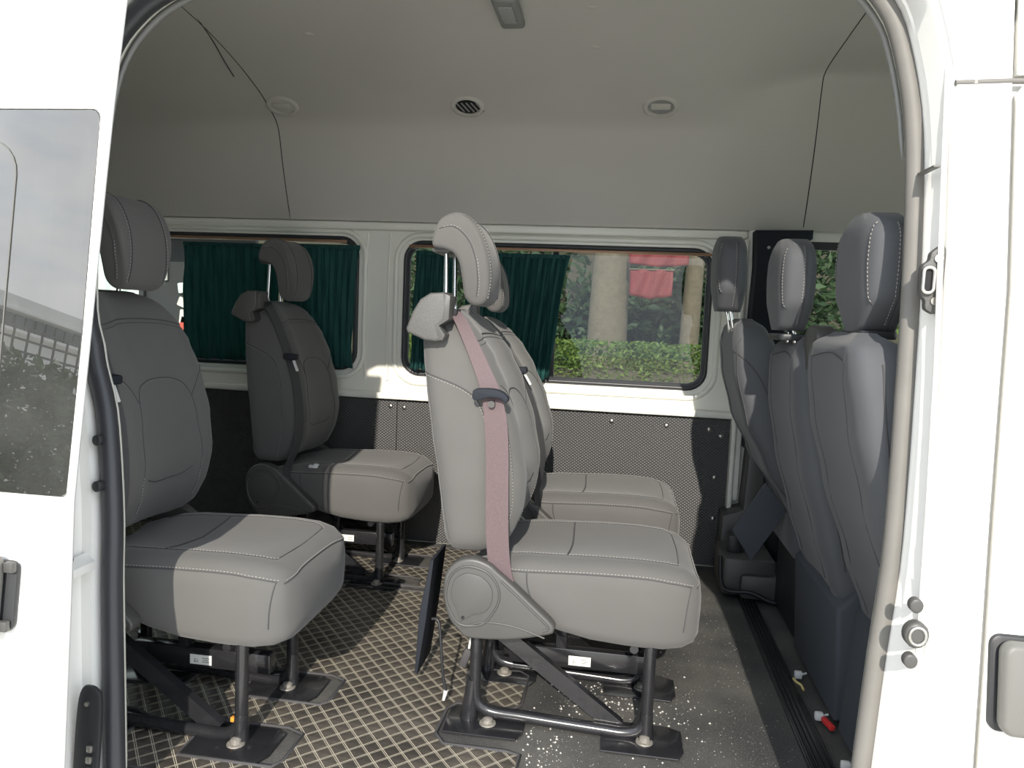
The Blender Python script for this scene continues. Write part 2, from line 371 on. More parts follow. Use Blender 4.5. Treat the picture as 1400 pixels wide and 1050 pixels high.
# windows: rubber frame, glass, sliding sash bar
def window(name, W, bar=None):
    x0, x1, z0, z1 = W
    fr = plate(name, rrect(x0 - .006, x1 + .006, z0 - .006, z1 + .006, .09), [rrect(x0 + .028, x1 - .028, z0 + .03, z1 - .03, .06)], .022, onwall(WY + .022), 'rubber')
    tag(fr, kind='structure')
    MB().tube([(x, WY + .008, z) for x, z in rrect(x0 + .010, x1 - .010, z0 + .011, z1 - .011, .075)], .009, 8, closed=True).build('rubber_bead', 'rubber', fr, 60)
    plate('glass', rrect(x0 + .012, x1 - .012, z0 + .012, z1 - .012, .075), [], .004, onwall(WY + .03), 'glass', fr)
    for b in (bar or []):
        MB().box((b, WY + .02, (z0 + z1) / 2), (.026, .014, z1 - z0 - .05), .004).build('sash_bar', 'rubber', fr, 40)
    return fr
window('window_1', W1); window('window_2', W2); window('window_3', W3, [-.30])

# driver's door on the far side: inner panel with window, dark trim post in front of it
DW = (.70, 1.62, .74, 1.40)
dd = plate('door_3', [(.56, -.02), (FX1, -.02), (FX1, 1.47), (.56, 1.47)], [rrect(*DW, .07)], .04, onwall(WY + .02), 'paint_in'); tag(dd, kind='structure')
plate('glass', rrect(DW[0] - .005, DW[1] + .005, DW[2] - .005, DW[3] + .005, .07), [], .004, onwall(WY + .03), 'glass', dd)
plate('rubber_frame', rrect(DW[0] - .012, DW[1] + .012, DW[2] - .012, DW[3] + .012, .075), [rrect(DW[0] + .012, DW[1] - .012, DW[2] + .012, DW[3] - .02, .06)], .02, onwall(WY + .0), 'rubber', dd)
MB().box((1.42, WY - .04, .34), (1.66, .08, .70), .03).build('door_trim', 'plastic_black', dd, 40)
tr = MB().prism([(.515, 1.44), (.735, 1.445), (.735, 1.41), (.70, 1.385), (.66, 1.36), (.66, .55), (.53, .55), (.512, .95), (.522, 1.3)], WY - .14, WY - .03, 'Y', .012).build('trim_1', 'trim_black', None, 40); tag(tr, kind='structure')
MB().box((.575, WY - .15, .62), (.10, .03, .14), .012).build('belt_slot_cover', 'plastic_grey', tr, 40)
MB().cyl((.565, WY - .15, 1.37), (.565, WY - .135, 1.37), .006, 10).build('screw', 'zinc', tr)
tr2 = MB().prism([(.45, .0), (.455, .27), (.535, .30), (.545, .55), (.60, .56), (.62, .3), (.63, .05), (.63, 0)], WY - .16, WY - .02, 'Y', .012).build('trim_2', 'plastic_grey', None, 40); tag(tr2, kind='structure')
# stepped plastic tray at the foot of the far pillar
tr3 = MB().box((.535, 3.02, .09), (.20, .26, .15), .02).box((.63, 2.98, .06), (.26, .22, .10), .02).build('trim_3', 'plastic_grey', None, 40); tag(tr3, kind='structure')
MB().tube(cat([(.425, 2.90, .17), (.44, 2.875, .05), (.54, 2.865, .045), (.62, 2.85, .02), (.74, 2.85, .02)], 4), .008, 8).build('tray_lip', 'plastic_black', tr3, 60)
MB().box((.49, 3.0, .19), (.06, .07, .09), .015).build('belt_anchor_cover', 'plastic_black', tr3, 40)

# roof lining: three panels over a dark backing, meeting in open joints
LN_MID = [(3.262, 1.452), (3.222, 1.55), (3.175, 1.68), (3.138, 1.80), (3.105, 1.848), (3.04, 1.886), (2.94, 1.930), (2.75, 1.985), (2.5, 2.03), (2.2, 2.05), (1.95, 2.04), (1.75, 1.98), (1.64, 1.88), (1.59, 1.80), (1.56, 1.74)]
LN_CAB = [(3.262, 1.452), (3.225, 1.55), (3.185, 1.68), (3.155, 1.80), (3.138, 1.89), (3.12, 1.98), (3.08, 2.035), (2.85, 2.055), (2.5, 2.07), (2.2, 2.075), (1.95, 2.06), (1.75, 1.99), (1.64, 1.88), (1.59, 1.80), (1.56, 1.74)]
def lining(x, k=0.0, g=0.0):
    """y,z section of the lining, far side to door side; k morphs the far shoulder into the squarer one near the cab"""
    pts = [(a[0] + (b[0] - a[0]) * k, a[1] + (b[1] - a[1]) * k) for a, b in zip(LN_MID, LN_CAB)]
    return [(x, p.y + g * (1 if p.y > 2.9 else (-1 if p.y < 1.75 else 0)), p.z + g) for p in cat([(0, a, b) for a, b in pts], 4)]
ceil = empty('ceiling'); tag(ceil, kind='structure')
def lining_panel(x0, x1, n=12):
    rings = []
    for i in range(n + 1):
        x = x0 + (x1 - x0) * i / n
        k = max(0, min(1, (x - .25) / .5)); k = k * k * (3 - 2 * k)
        rings.append(lining(x, k))
    m = MB().loft(rings, cap=False, closed=False)
    o = m.build('headliner_panel', 'headliner', ceil, 60)
    return o
lining_panel(FX0, -1.517); lining_panel(-1.513, .716, 40); lining_panel(.720, FX1)
roof = MB().loft([lining(FX0, 1, .03), lining(FX1, 1, .03)], cap=False, closed=False).build('roof_backing', 'void', ceil, 60)
ro = MB().loft([[(x, y, z) for y, z in ((3.345, 1.50), (3.34, 1.55), (3.30, 1.9), (3.2, 2.12), (2.9, 2.19), (2.3, 2.21), (1.75, 2.14), (1.55, 1.98), (1.46, 1.80))] for x in (FX0, FX1)], cap=False, closed=False).build('roof_skin', 'paint', ceil)
# small mould marks in the lining
for x, y, z in [(-.144, 2.46, 2.036), (-.144, 2.70, 1.998), (-1.15, 2.60, 2.015), (-1.20, 2.43, 2.04)]:
    MB().loft([[(x + math.cos(a) * r * 1.6, y + math.sin(a) * r, z + h) for a in [2 * PI * k / 12 for k in range(12)]] for r, h in ((.014, .006), (.013, .0), (.008, -.003), (.002, -.004))]).build('trim_clip', 'headliner', ceil, 60)
MB().tube(cat([(-1.475, 2.28, 2.049), (-1.50, 2.45, 2.038), (-1.53, 2.62, 2.011), (-1.56, 2.76, 1.981), (-1.575, 2.86, 1.955)], 6), .0022, 6).build('lining_crease', 'seam', ceil, 60)
# end walls of the body
wr = MB().box((FX0 - .02, 2.35, .95), (.04, 1.95, 2.0)).build('wall_rear', 'paint_in'); tag(wr, kind='structure')
# windscreen end of the cab
ws = plate('wall_front', [(1.42, -.02), (3.3, -.02), (3.3, 1.95), (1.42, 1.95)], [rrect(1.55, 3.15, .85, 1.7, .1)], .04, lambda u, v, w: (FX1 + w, u, v), 'paint_in'); tag(ws, kind='structure')
plate('glass', rrect(1.55, 3.15, .85, 1.7, .1), [], .004, lambda u, v, w: (FX1 + w, u, v), 'glass', ws)

# ------------------------------------------------------------------ near body side with the door opening
OP = [(.44, -.10), (.466, .26), (.484, .456), (.502, .62), (.510, .78), (.514, .91), (.519, 1.126), (.518, 1.331), (.509, 1.469), (.484, 1.595), (.455, 1.665), (.40, 1.725), (.30, 1.765), (.15, 1.775),
      (-.70, 1.775), (-.86, 1.768), (-.97, 1.74), (-1.041, 1.707), (-1.09, 1.665), (-1.129, 1.611), (-1.155, 1.53), (-1.165, 1.40), (-1.160, 1.2), (-1.145, 1.03), (-1.122, .955), (-1.110, .909), (-1.078, .817), (-1.056, .694), (-1.04, .57), (-1.031, .45), (-1.01, .25), (-.992, .078), (-.985, -.10)]
OP = cat2(OP[1:-1], 3, False); OP = [(.44, -.10)] + OP + [(-.985, -.10)]
def off2(loop, d):
    out = []; n = len(loop)
    for i in range(n):
        a, b = loop[(i - 1) % n], loop[(i + 1) % n]; tx, tz = b[0] - a[0], b[1] - a[1]; L = math.hypot(tx, tz) or 1
        out.append((loop[i][0] + tz / L * d, loop[i][1] - tx / L * d))
    return out
OPi = OP
def onY(f): return lambda u, v, w: (u, f(v) + w, v)
OPflange = off2(OP, .006)
wn_ = plate('wall_right', [(FX0, -.32), (FX1, -.32), (FX1, 1.84), (FX0, 1.84)], [OPflange], .012, onY(lambda z: Ys(z) + .035), 'paint_in'); tag(wn_, kind='structure')
# jamb: stepped return from the flange out to the outer skin
def loop3(lp, dy): return [(x, Ys(z) + dy, z) for x, z in lp]
def offs(right, left, top):
    """offset the opening differently at its front, rear and top edges"""
    out = []
    for (x, z), (nx, nz) in zip(OP, off2(OP, 1.0)):
        nx -= x; nz -= z
        d = right if x > .2 else (left if x < -.8 else top)
        if z > 1.6: d = d + (top - d) * min(1, (z - 1.6) / .17)
        out.append((x + nx * d, z + nz * d * (1 if z > 1.4 else .4)))
    return out
O1 = offs(.026, .040, .03); O2 = offs(.030, .062, .035); O3 = offs(.045, .085, .05)
MB().loft([loop3(OPflange, .03), loop3(offs(.024, .034, .03), .03), loop3(offs(.027, .040, .03), -.02), loop3(offs(.030, .060, .035), -.024), loop3(offs(.034, .066, .04), -.085), loop3(O3, -.10)], cap=False).build('door_jamb', 'paint', wn_, 35)
# outer skin around the opening (its front edge ends at the front-door gap)
outer_f = lambda z: Ys(z) - .10
OUTR = [(FX0, -.42), (.585, -.42), (.60, .2), (.618, .545), (.612, .62), (.630, .80), (.64, 1.127), (.640, 1.475), (.552, 1.485), (.552, 1.50), (.66, 1.50), (FX1, 1.50), (FX1, 1.84), (FX0, 1.84)]
OUTR = [(FX0, -.42), (.600, -.42), (.612, .2), (.622, .545), (.628, .75), (.642, 1.127), (.640, 1.47), (.640, 1.84), (FX0, 1.84)]
outer = plate('outer_skin', OUTR, [O3], .012, onY(outer_f), 'paint', wn_)
# ribs and grooves pressed in the front pillar
MB().tube([(x, outer_f(z) - .003, z) for x, z in ((.585, 1.72), (.583, 1.55), (.582, 1.485))], .006, 8).build('pillar_crease', 'paint', wn_, 60)
MB().tube([(.543 + (.0 if z > .9 else (z - .9) * .03), Ys(z) - .088, z) for z in (1.70, 1.5, 1.34, 1.2, 1.0, .75, .56, .32, .0)], .005, 8).build('pillar_crease', 'paint', wn_, 60)
MB().box((.532, Ys(1.345) - .05, 1.345), (.012, .075, .004), .001).build('pillar_joint', 'handle', wn_)
# body above: rail over the door
MB().box((-.5, 1.50, 1.815), (5.6, .10, .07), .02).build('roof_rail', 'paint', wn_, 40)

seal = empty('trim_4'); tag(seal, kind='structure')
i0 = 0
front_pts = [(x, Ys(z) + .008, z) for x, z in off2(OP, .012)]
k_top = min(range(len(OP)), key=lambda i: abs(OP[i][0] + .70) + abs(OP[i][1] - 1.775))
MB().tube(front_pts[:k_top + 1], .0165, 14).build('seal_front', 'seal_pale', seal, 60)['label'] = 'dusty front run of the seal, sunlight put into its pale grey'
MB().tube(front_pts[k_top:], .021, 14).build('seal_rear', 'rubber', seal, 60)['label'] = 'glossy black rear run of the seal'
# thin lining strip showing inside the top corners
es_ = [(x, Ys(z) + .055, z) for x, z in off2(OP, .006) if z > 1.36]
MB().tube(es_, [.0045 + .003 * min(1, i / 9, (len(es_) - 1 - i) / 9) - (.004 if i in (0, len(es_) - 1) else 0) for i in range(len(es_))], 8).build('edge_strip', 'lamp', seal, 60)

# ------------------------------------------------------------------ sliding door, pushed back along the rear of the body
Yd = lambda z: Ys(z) - .20
sd = empty('door_1'); tag(sd, kind='structure')
GX0, GX1, GZ0, GZ1 = -2.05, -.998, .680, 1.412
door_out = [(-2.15, -.42), (-.975, -.42), (-.972, .2), (-.984, .457), (-.996, .676), (-.985, 1.256), (-.981, 1.416), (-.972, 1.62), (-.962, 1.78), (-2.15, 1.78)]
plate('door_skin', door_out, [rrect(GX0, GX1, GZ0, GZ1, .02)], .014, onY(lambda z: Yd(z) + .007), 'paint', sd)
plate('door_inner', [(x - .065 if x > -1.5 else x, z) for x, z in door_out], [rrect(GX0 + .05, GX1 - .10, GZ0 + .05, GZ1 - .05, .02)], .04, onY(lambda z: Yd(z) + .04), 'paint', sd)
MB().tube([(x, Yd(z) + .002, z) for x, z in door_out[1:9]], .0075, 10).build('edge_flange', 'paint', sd, 60)
plate('black_border', rrect(GX0 + .004, GX1 - .004, GZ0 + .004, GZ1 - .004, .018), [rrect(GX0 + .05, GX1 - .02, GZ0 + .03, GZ1 - .025, .03)], .004, onY(lambda z: Yd(z) + .009), 'frit', sd)
plate('glass', rrect(GX0 + .003, GX1 - .003, GZ0 + .003, GZ1 - .003, .018), [], .004, onY(lambda z: Yd(z) + .003), 'glass_privacy', sd)
MB().tube([(x, Yd(z) - .0005, z) for x, z in rrect(GX0 + .08, -1.166, .80, 1.352, .07)], .0012, 6, closed=True).build('vent_pane_outline', 'handle', sd)
MB().tube([(-2.15, Yd(1.435) - .001, 1.435), (-.984, Yd(1.435) - .001, 1.435)], .004, 8).build('crease', 'paint', sd, 60)
# handle cup and grip
def door_handle(x0, x1, z0, z1, yf, grip, parent, rightside):
    h = MB().prism(rrect(x0, x1, z0, z1, .018), 0, .012, 'Y', .004)
    h.V = [Vector((v.x, yf(v.z) - .012 + v.y, v.z)) for v in h.V]
    o = h.build('handle_cup', 'plastic_black', parent, 40)
    g = MB().prism(rrect(*grip, .02), 0, .026, 'Y', .009, 3)
    g.V = [Vector((v.x, yf(v.z) - .040 + v.y, v.z)) for v in g.V]
    g.build('grip', 'handle', o, 40)
    return o
hh = door_handle(-1.36, -1.082, .430, .560, Yd, (-1.34, -1.102, .418, .574), sd, False)
MB().box((-1.092, Yd(.55) - .018, .552), (.02, .012, .02), .003).build('handle_catch', 'plastic_grey', hh, 40)
MB().box((-1.095, Yd(.44) - .018, .445), (.02, .012, .02), .003).build('handle_catch', 'plastic_grey', hh, 40)
# pressed dish round the handle
hd = MB().tube([(x, Yd(z) - .001, z) for x, z in rrect(-1.42, -1.03, .385, .615, .08)], .005, 8, closed=True).build('handle_dish', 'paint', sd, 60)

# ------------------------------------------------------------------ front passenger door
fd = empty('door_2'); tag(fd, kind='structure')
FDo = [(.608, -.42), (.620, .2), (.631, .545), (.637, .75), (.651, 1.127), (.649, 1.468), (.657, 1.48), (FX1, 1.48), (FX1, -.42)]
DW2 = (.80, 1.9, .72, 1.38)
plate('door_skin', FDo, [rrect(*DW2, .06)], .014, onY(lambda z: outer_f(z) - .004), 'paint', fd)
plate('gap_backing', [(.585, -.42), (.60, .2), (.61, .75), (.625, 1.127), (.625, 1.6), (.68, 1.6), (.68, -.42)], [], .006, onY(lambda z: outer_f(z) + .016), 'paint', wn_)
plate('door_inner', [(x + .012, z) for x, z in FDo], [rrect(*DW2, .06)], .05, onY(lambda z: outer_f(z) + .04), 'plastic_black', fd)
plate('glass', rrect(DW2[0] - .004, DW2[1] + .004, DW2[2] - .004, DW2[3] + .004, .06), [], .004, onY(lambda z: outer_f(z) + .0), 'glass_privacy', fd)
MB().tube([(.550, outer_f(1.487) - .004, 1.487), (.64, outer_f(1.49) - .004, 1.49), (FX1, outer_f(1.49) - .004, 1.49)], .005, 8).build('drip_rail', 'seal_pale', fd, 60)
plate('roof_side', [(.648, 1.50), (FX1, 1.50), (FX1, 1.84), (.648, 1.84)], [], .014, onY(outer_f), 'paint', wn_)
h2 = door_handle(.631, .86, .405, .562, lambda z: outer_f(z) - .006, (.640, .86, .410, .558), fd, True)
MB().tube([(x, outer_f(z) - .010, z) for x, z in ((.645, .578), (.66, .585), (.75, .59), (1.0, .592), (FX1, .595))], .006, 8).build('crease', 'paint', fd, 60)

# ------------------------------------------------------------------ small fittings on the jambs
def tag_thing(o, label, c, group=None): return tag(o, label, c, group)
st = empty('door_striker', (.541, Ys(1.145) - .07, 1.145)); tag_thing(st, 'grey metal striker bracket with an oval slot on the front door pillar', 'striker')
MB().prism(cat2([(-.010, .050), (.012, .055), (.012, -.050), (-.012, -.052), (-.016, -.035), (-.024, -.025), (-.026, .0), (-.024, .025), (-.014, .035)], 4), -.010, .008, 'Y', .003).build('plate', 'plastic_mid', st, 40)
MB().tube([(x, -.016, z) for x, z in rrect(-.024, -.006, -.022, .022, .008)], .0035, 8, closed=True).build('loop', 'zinc', st, 60)
MB().prism(rrect(-.020, -.009, -.018, .018, .005), -.0125, -.0095, 'Y').build('slot', 'void', st)
for z in (.038, -.036): MB().cyl((.0, -.014, z), (.0, -.008, z), .0075, 14).build('bolt', 'zinc', st, 40)
def plug(name, x, z, dy, r, label, matl='plastic_black', dome=.006, grp=None, catn='plug'):
    y = Ys(z) + dy
    e = MB().loft([[(math.cos(a) * q, -h, math.sin(a) * q * 1.15) for a in [2 * PI * k / 18 for k in range(18)]] for q, h in ((r, -.01), (r, .003), (r * .85, dome * .7), (r * .4, dome * .75), (r * .05, dome * .75))]).build(name, matl, None, 60)
    e.location = (x, y, z); tag(e, label, catn, grp); return e
pad = MB().prism(cat2([(.494, .66), (.520, .655), (.530, .56), (.520, .47), (.498, .47)], 3), 0, .012, 'Y', .004)
pad.V = [Vector((v.x, Ys(v.z) - .115 + v.y, v.z)) for v in pad.V]
plug('rubber_bumper', .5185, .593, -.106, .011, 'small round grey rubber bumper topmost on the front door pillar, above the big one', 'plastic_grey', catn='bumper')
b2 = plug('rubber_bumper', .520, .545, -.106, .020, 'large round rubber buffer in the middle of three on the front door pillar', 'plastic_grey', .010, catn='bumper')
rg = MB().tube([(math.cos(a) * .013, -.008, math.sin(a) * .015) for a in [2 * PI * k / 20 for k in range(20)]], .0028, 8, closed=True).build('ring', 'zinc', b2, 60)
plug('rubber_bumper', .513, .500, -.104, .011, 'small round grey rubber bumper lowest on the front door pillar, below the big one', 'plastic_grey', catn='bumper')
# rear jamb
plug('rubber_plug', -1.081, .755, -.024, .010, 'upper black round plug on the pale rear door jamb')
plug('rubber_plug', -1.073, .659, -.024, .010, 'lower black round plug on the pale rear door jamb, beside the seal')
plug('rubber_plug', -1.094, .52, -.075, .013, 'black round plug near the sliding door edge, above the dark plate')
br = MB().prism([(-1.088, .520), (-1.064, .505), (-1.064, .488), (-1.086, .492)], Ys(.5) - .085, Ys(.5) - .02, 'Y', .003).build('door_bracket', 'paint', None, 40); tag(br, 'small white wedge bracket on the rear door jamb', 'bracket')
kp = MB().prism(cat2([(-1.045, .262), (-1.030, .268), (-1.012, .262), (-1.000, .235), (-.996, .10), (-.998, -.05), (-1.04, -.05), (-1.05, .10), (-1.052, .22)], 3), 0, .012, 'Y', .004)
kp.V = [Vector((v.x, Ys(v.z) - .060 + v.y, v.z)) for v in kp.V]
kpo = kp.build('contact_plate', 'plastic_black', None, 40); tag(kpo, 'black plastic plate with metal contacts low on the rear door jamb', 'plate')
for z in (.150, .128, .106): MB().box((-1.012, Ys(z) - .064, z), (.012, .008, .014), .002).build('contact', 'zinc', kpo, 40)
MB().cyl((-1.028, Ys(.235) - .064, .235), (-1.028, Ys(.235) - .058, .235), .005, 10).build('screw', 'zinc', kpo)

# ------------------------------------------------------------------ passenger seats
def back_ring(tab, z, n=56, e=.42, conc=.020):
    cx_, d, w = lerp_tab(tab, z); out = []
    for k in range(n):
        a = 2 * PI * k / n; c, s_ = sup(a, e); y = w * s_; x = cx_ + d * c
        if c > .2:
            q = abs(y) / (.60 * w)
            if q < 1: x -= conc * (1 - q * q) ** .7 * min(1, d / .09)
            else: x += .006 * math.sin(PI * min(1, (q - 1) / .66))
        out.append((x, y, z))
    return out
def drape(bvh, pts, direction, lift=.0004):
    d = Vector(direction); out = []
    for p in pts:
        h = bvh.ray_cast(Vector(p), d)
        if h[0] is not None: out.append(h[0] - d * lift)
    return out
def dashes(mb, path, step=.0085, r=.0009, off=Vector((0, 0, 0))):
    acc = 0
    for a, b in zip(path, path[1:]):
        L = (b - a).length
        if L < 1e-6: continue
        t = 0
        while acc + (L - t) >= step:
            t += step - acc; acc = 0; p = a + (b - a) * (t / L) + off; q = p + (b - a).normalized() * step * .55
            mb.tube([p, q], r, 4)
        acc += L - t

BT = [(.452, -.035, .055, .185), (.47, -.025, .078, .200), (.50, -.015, .095, .208), (.57, -.008, .112, .216), (.64, -.010, .119, .224), (.75, -.030, .118, .228), (.87, -.060, .108, .218), (.95, -.085, .094, .205), (1.00, -.106, .078, .190), (1.035, -.120, .060, .165), (1.055, -.128, .042, .135), (1.064, -.131, .02, .09)]
def bvh_of(o): return BVHTree.FromPolygons([v.co for v in o.data.vertices], [p.vertices for p in o.data.polygons])
RECL = ('backrest', 'headrest', 'belt_guide', 'shoulder_belt', 'belt_clip')

def make_seat(fab='fabric'):
    root = empty('passenger_seat')
    # backrest
    zs = [.452, .456, .464, .475, .49, .51] + [.53 + .025 * i for i in range(19)] + [.995, 1.01, 1.022, 1.034, 1.044, 1.052, 1.059, 1.064]
    bk = MB().loft([back_ring(BT, z) for z in zs]).build('backrest', fab, root, 70)
    bv = bvh_of(bk)
    seams = MB(); st_ = MB()
    def seam(pts, d, stitched=True, r=.0014, n=8):
        path = drape(bv, cat(pts, n), d)
        if len(path) > 2:
            seams.tube(path, r, 6)
            if stitched: dashes(st_, path, off=Vector((0, 0, -.005)) - Vector(d) * .0006)
    # side panel seams (near and far flanks), shoulder seam, front panel seams
    for sgn in (-1, 1):
        Y = sgn * .6; d = (0, -sgn, 0)
        seam([(-.168, Y, .905), (-.12, Y, .893), (-.06, Y, .872), (-.02, Y, .845), (.004, Y, .80), (.022, Y, .74), (.030, Y, .66), (.030, Y, .56), (.018, Y, .48)], d)
        seam([(-.150, Y, .90), (-.135, Y, .80), (-.115, Y, .68), (-.10, Y, .58), (-.08, Y, .48)], d, False, .0009)
        seam([(.0, Y, .93), (.035, Y, .86), (.062, Y, .76), (.078, Y, .66), (.078, Y, .58), (.06, Y, .50)], d, True, .0011)
    F = .6
    seam([(F, -.185, .985), (F, -.10, 1.0), (F, 0, 1.003), (F, .10, 1.0), (F, .185, .985)], (-1, 0, 0), False, .0018)
    seam([(F, -.185, .975), (F, -.10, .99), (F, 0, .993), (F, .10, .99), (F, .185, .975)], (-1, 0, 0), True, .0009)
    seam([(F, -.115, .80), (F, -.095, .835), (F, -.05, .852), (F, 0, .855), (F, .05, .852), (F, .095, .835), (F, .115, .80), (F, .123, .73), (F, .130, .64), (F, .128, .52)], (-1, 0, 0), True)
    seam([(F, -.128, .52), (F, -.130, .64), (F, -.123, .73), (F, -.115, .80)], (-1, 0, 0), True)
    seam([(F, .115, .80), (F, .15, .845), (F, .19, .88)], (-1, 0, 0)); seam([(F, -.115, .80), (F, -.15, .845), (F, -.19, .88)], (-1, 0, 0))
    seam([(F, -.10, .605), (F, -.06, .592), (F, 0, .59), (F, .06, .592), (F, .10, .605)], (-1, 0, 0), False)
    tag(seams.build('seam', 'seam', bk), kind='stuff'); tag(st_.build('stitching', 'stitch', bk), kind='stuff')
    # headrest: hooked pad on two chrome posts
    ho = [(-.172, 1.226), (-.170, 1.262), (-.150, 1.298), (-.105, 1.314), (-.058, 1.298), (-.022, 1.258), (.000, 1.205), (.007, 1.145), (.000, 1.098), (-.022, 1.078), (-.050, 1.078), (-.073, 1.098), (-.080, 1.14), (-.088, 1.182), (-.106, 1.208), (-.135, 1.219)]
    ho = [(-.172 + (x + .172) * .84, z) for x, z in ho]; hs = cat2(ho, 4)
    cxh, czh = -.07, 1.2
    hd_ = MB().prism(hs, -.112, .112, 'Y', .024, 5)
    for v in hd_.V:                                        # slightly narrower towards the lower lip and top
        s_ = 1 - .34 * max(0, (1.25 - v.z) / .17) ** 1.5 - .06 * max(0, (v.z - 1.25) / .06) ** 2; v.y *= max(.6, s_)
    hr = hd_.build('headrest', fab, root, 50)
    hb = bvh_of(hr); sm = MB(); stt = MB()
    mid = [(-.155, 1.271), (-.125, 1.278), (-.098, 1.266), (-.072, 1.235), (-.057, 1.19), (-.052, 1.14), (-.056, 1.10)]
    for sgn in (-1, 1):
        p = drape(hb, cat([(x, sgn * .4, z) for x, z in mid], 6), (0, -sgn, 0)); sm.tube(p, .0012, 6); dashes(stt, p, off=Vector((.004, 0, .002)))
        yy = sgn * .072
        p = [Vector((x, yy, z)) for x, z in cat2([(-.172 + (a_ + .172) * .84, b__) for a_, b__ in [(-.168, 1.262), (-.150, 1.2995), (-.105, 1.3155), (-.057, 1.2995), (-.021, 1.259), (.0015, 1.206), (.009, 1.145), (.002, 1.098)]], 5, False)]
        sm.tube(p, .0015, 6); dashes(stt, [q + Vector((0, sgn * .006, .0006)) for q in p])
    tag(sm.build('seam', 'seam', hr), kind='stuff'); tag(stt.build('stitching', 'stitch', hr), kind='stuff')
    MB().box((-.155, 0, 1.218), (.050, .17, .012), .005).build('headrest_base', 'plastic_grey', hr, 40)
    for y in (-.055, .055):
        MB().tube([(-.147, y, 1.225), (-.143, y, 1.02)], .0062, 14).build('post', 'chrome', hr, 60)
    MB().prism(rrect(-.165, -.115, -.10, .10, .02), 1.052, 1.066, 'Z', .005).build('post_collar', 'plastic_black', bk, 40)
    # belt guide on the near shoulder
    g = MB().prism([(-.105, 1.104), (-.141, 1.101), (-.166, 1.085), (-.184, 1.055), (-.200, 1.012), (-.196, 1.002), (-.150, .984), (-.122, .982), (-.112, .990), (-.122, 1.020), (-.103, 1.034), (-.098, 1.060)], -.238, -.135, 'Y', .008, 3)
    go = g.build('belt_guide', 'plastic_mid', root, 40)
    MB().prism([(-.122, .985), (-.106, .986), (-.100, 1.0), (-.116, 1.022), (-.092, 1.038), (-.090, 1.095), (-.106, 1.102), (-.118, 1.04), (-.135, 1.018)], -.236, -.175, 'Y', .003).build('guide_face', 'plastic_grey', go, 40)
    MB().box((-.098, -.165, 1.056), (.03, .05, .018), .004).build('belt_slot', 'void', go, 40)
    # shoulder belt down the edge of the backrest
    pts = cat([(-.105, -.170, 1.062), (-.080, -.185, 1.045), (-.045, -.205, .99), (-.008, -.218, .92), (.018, -.232, .865), (.034, -.240, .80), (.042, -.243, .72), (.046, -.244, .62), (.050, -.243, .52), (.058, -.240, .44), (.072, -.236, .38)], 5)
    wv = []
    for i, p in enumerate(pts):
        t = i / (len(pts) - 1); k = min(1, t / .5)
        wv.append(Vector((.008 + .020 * k, .010 * (1 - k), .004 * (1 - k))) * (1.0 if t > .2 else 1.0))
    MB().ribbon(pts, wv, .0022).build('shoulder_belt', 'belt', root, 60)
    cl = MB().prism(cat2([(-.022, .862), (-.015, .874), (.03, .876), (.054, .868), (.066, .855), (.060, .844), (.046, .853), (.018, .855), (-.010, .846), (-.021, .850)], 3), -.262, -.236, 'Y', .004).build('belt_clip', 'trim_black', root, 40)
    MB().cyl((.024, -.252, .838), (.024, -.240, .838), .0085, 14).build('belt_button', 'plastic_grey', cl, 40)
    # cushion
    CT = [(-.03, .375, .030, .190), (.0, .378, .036, .205), (.06, .380, .052, .218), (.12, .368, .072, .226), (.20, .351, .092, .230), (.30, .344, .104, .232), (.40, .341, .108, .231), (.47, .339, .106, .227), (.515, .337, .098, .216), (.543, .334, .083, .198), (.556, .332, .064, .172), (.562, .330, .038, .13)]
    xs = [-.03, -.02, 0, .03, .06, .09, .12, .15, .18, .21, .25, .29, .33, .37, .41, .44, .47, .495, .515, .53, .543, .55, .556, .560, .562]
    rings = []
    for x in xs:
        cz, hz, w = lerp_tab(CT, x); r = []
        for k in range(56):
            a = 2 * PI * k / 56; c, s_ = sup(a, .36); y = w * c; z = cz + hz * s_
            if s_ > .3: z += .006 - .016 * (1 - min(1, abs(y) / (.62 * w)) ** 2) * (1 if x < .42 else max(0, 1 - (x - .42) / .1)) + .006 * math.sin(PI * max(0, min(1, (abs(y) / w - .62) / .38)))
            if s_ < -.2: y *= .97
            if x < .19 and s_ < 0 and abs(y) > .15: z += .028 * (1 - x / .19)
            r.append((x, y, z))
        rings.append(r)
    cu = MB().loft(rings).build('seat_cushion', fab, root, 70)
    cb = bvh_of(cu); sm = MB(); stt = MB()
    def cs(pts, d, stitched=True, r=.0015):
        p = drape(cb, cat(pts, 8), d)
        if len(p) > 2:
            sm.tube(p, r, 6)
            if stitched: dashes(stt, p, off=Vector((0, 0, .005)) if abs(d[2]) < .5 else Vector((0, .005, .0006)))
    for sgn in (-1, 1):
        cs([(.02, sgn * .6, .415), (.12, sgn * .6, .420), (.20, sgn * .6, .424), (.30, sgn * .6, .428), (.42, sgn * .6, .428), (.50, sgn * .6, .418), (.53, sgn * .6, .41)], (0, -sgn, 0))
        cs([(.03, sgn * .15, .8), (.2, sgn * .157, .8), (.35, sgn * .16, .8), (.47, sgn * .155, .8), (.50, sgn * .14, .8)], (0, 0, -1))
        cs([(.125, sgn * .6, .418), (.13, sgn * .6, .38), (.148, sgn * .6, .34), (.178, sgn * .6, .30)], (0, -sgn, 0), False, .0018)
        cs([(.528, sgn * .6, .41), (.52, sgn * .6, .36), (.515, sgn * .6, .30)], (0, -sgn, 0), False, .0016)
    cs([(.50, -.14, .8), (.505, 0, .8), (.50, .14, .8)], (0, 0, -1))
    cs([(.22, -.155, .8), (.225, 0, .8), (.22, .155, .8)], (0, 0, -1), False, .0026)
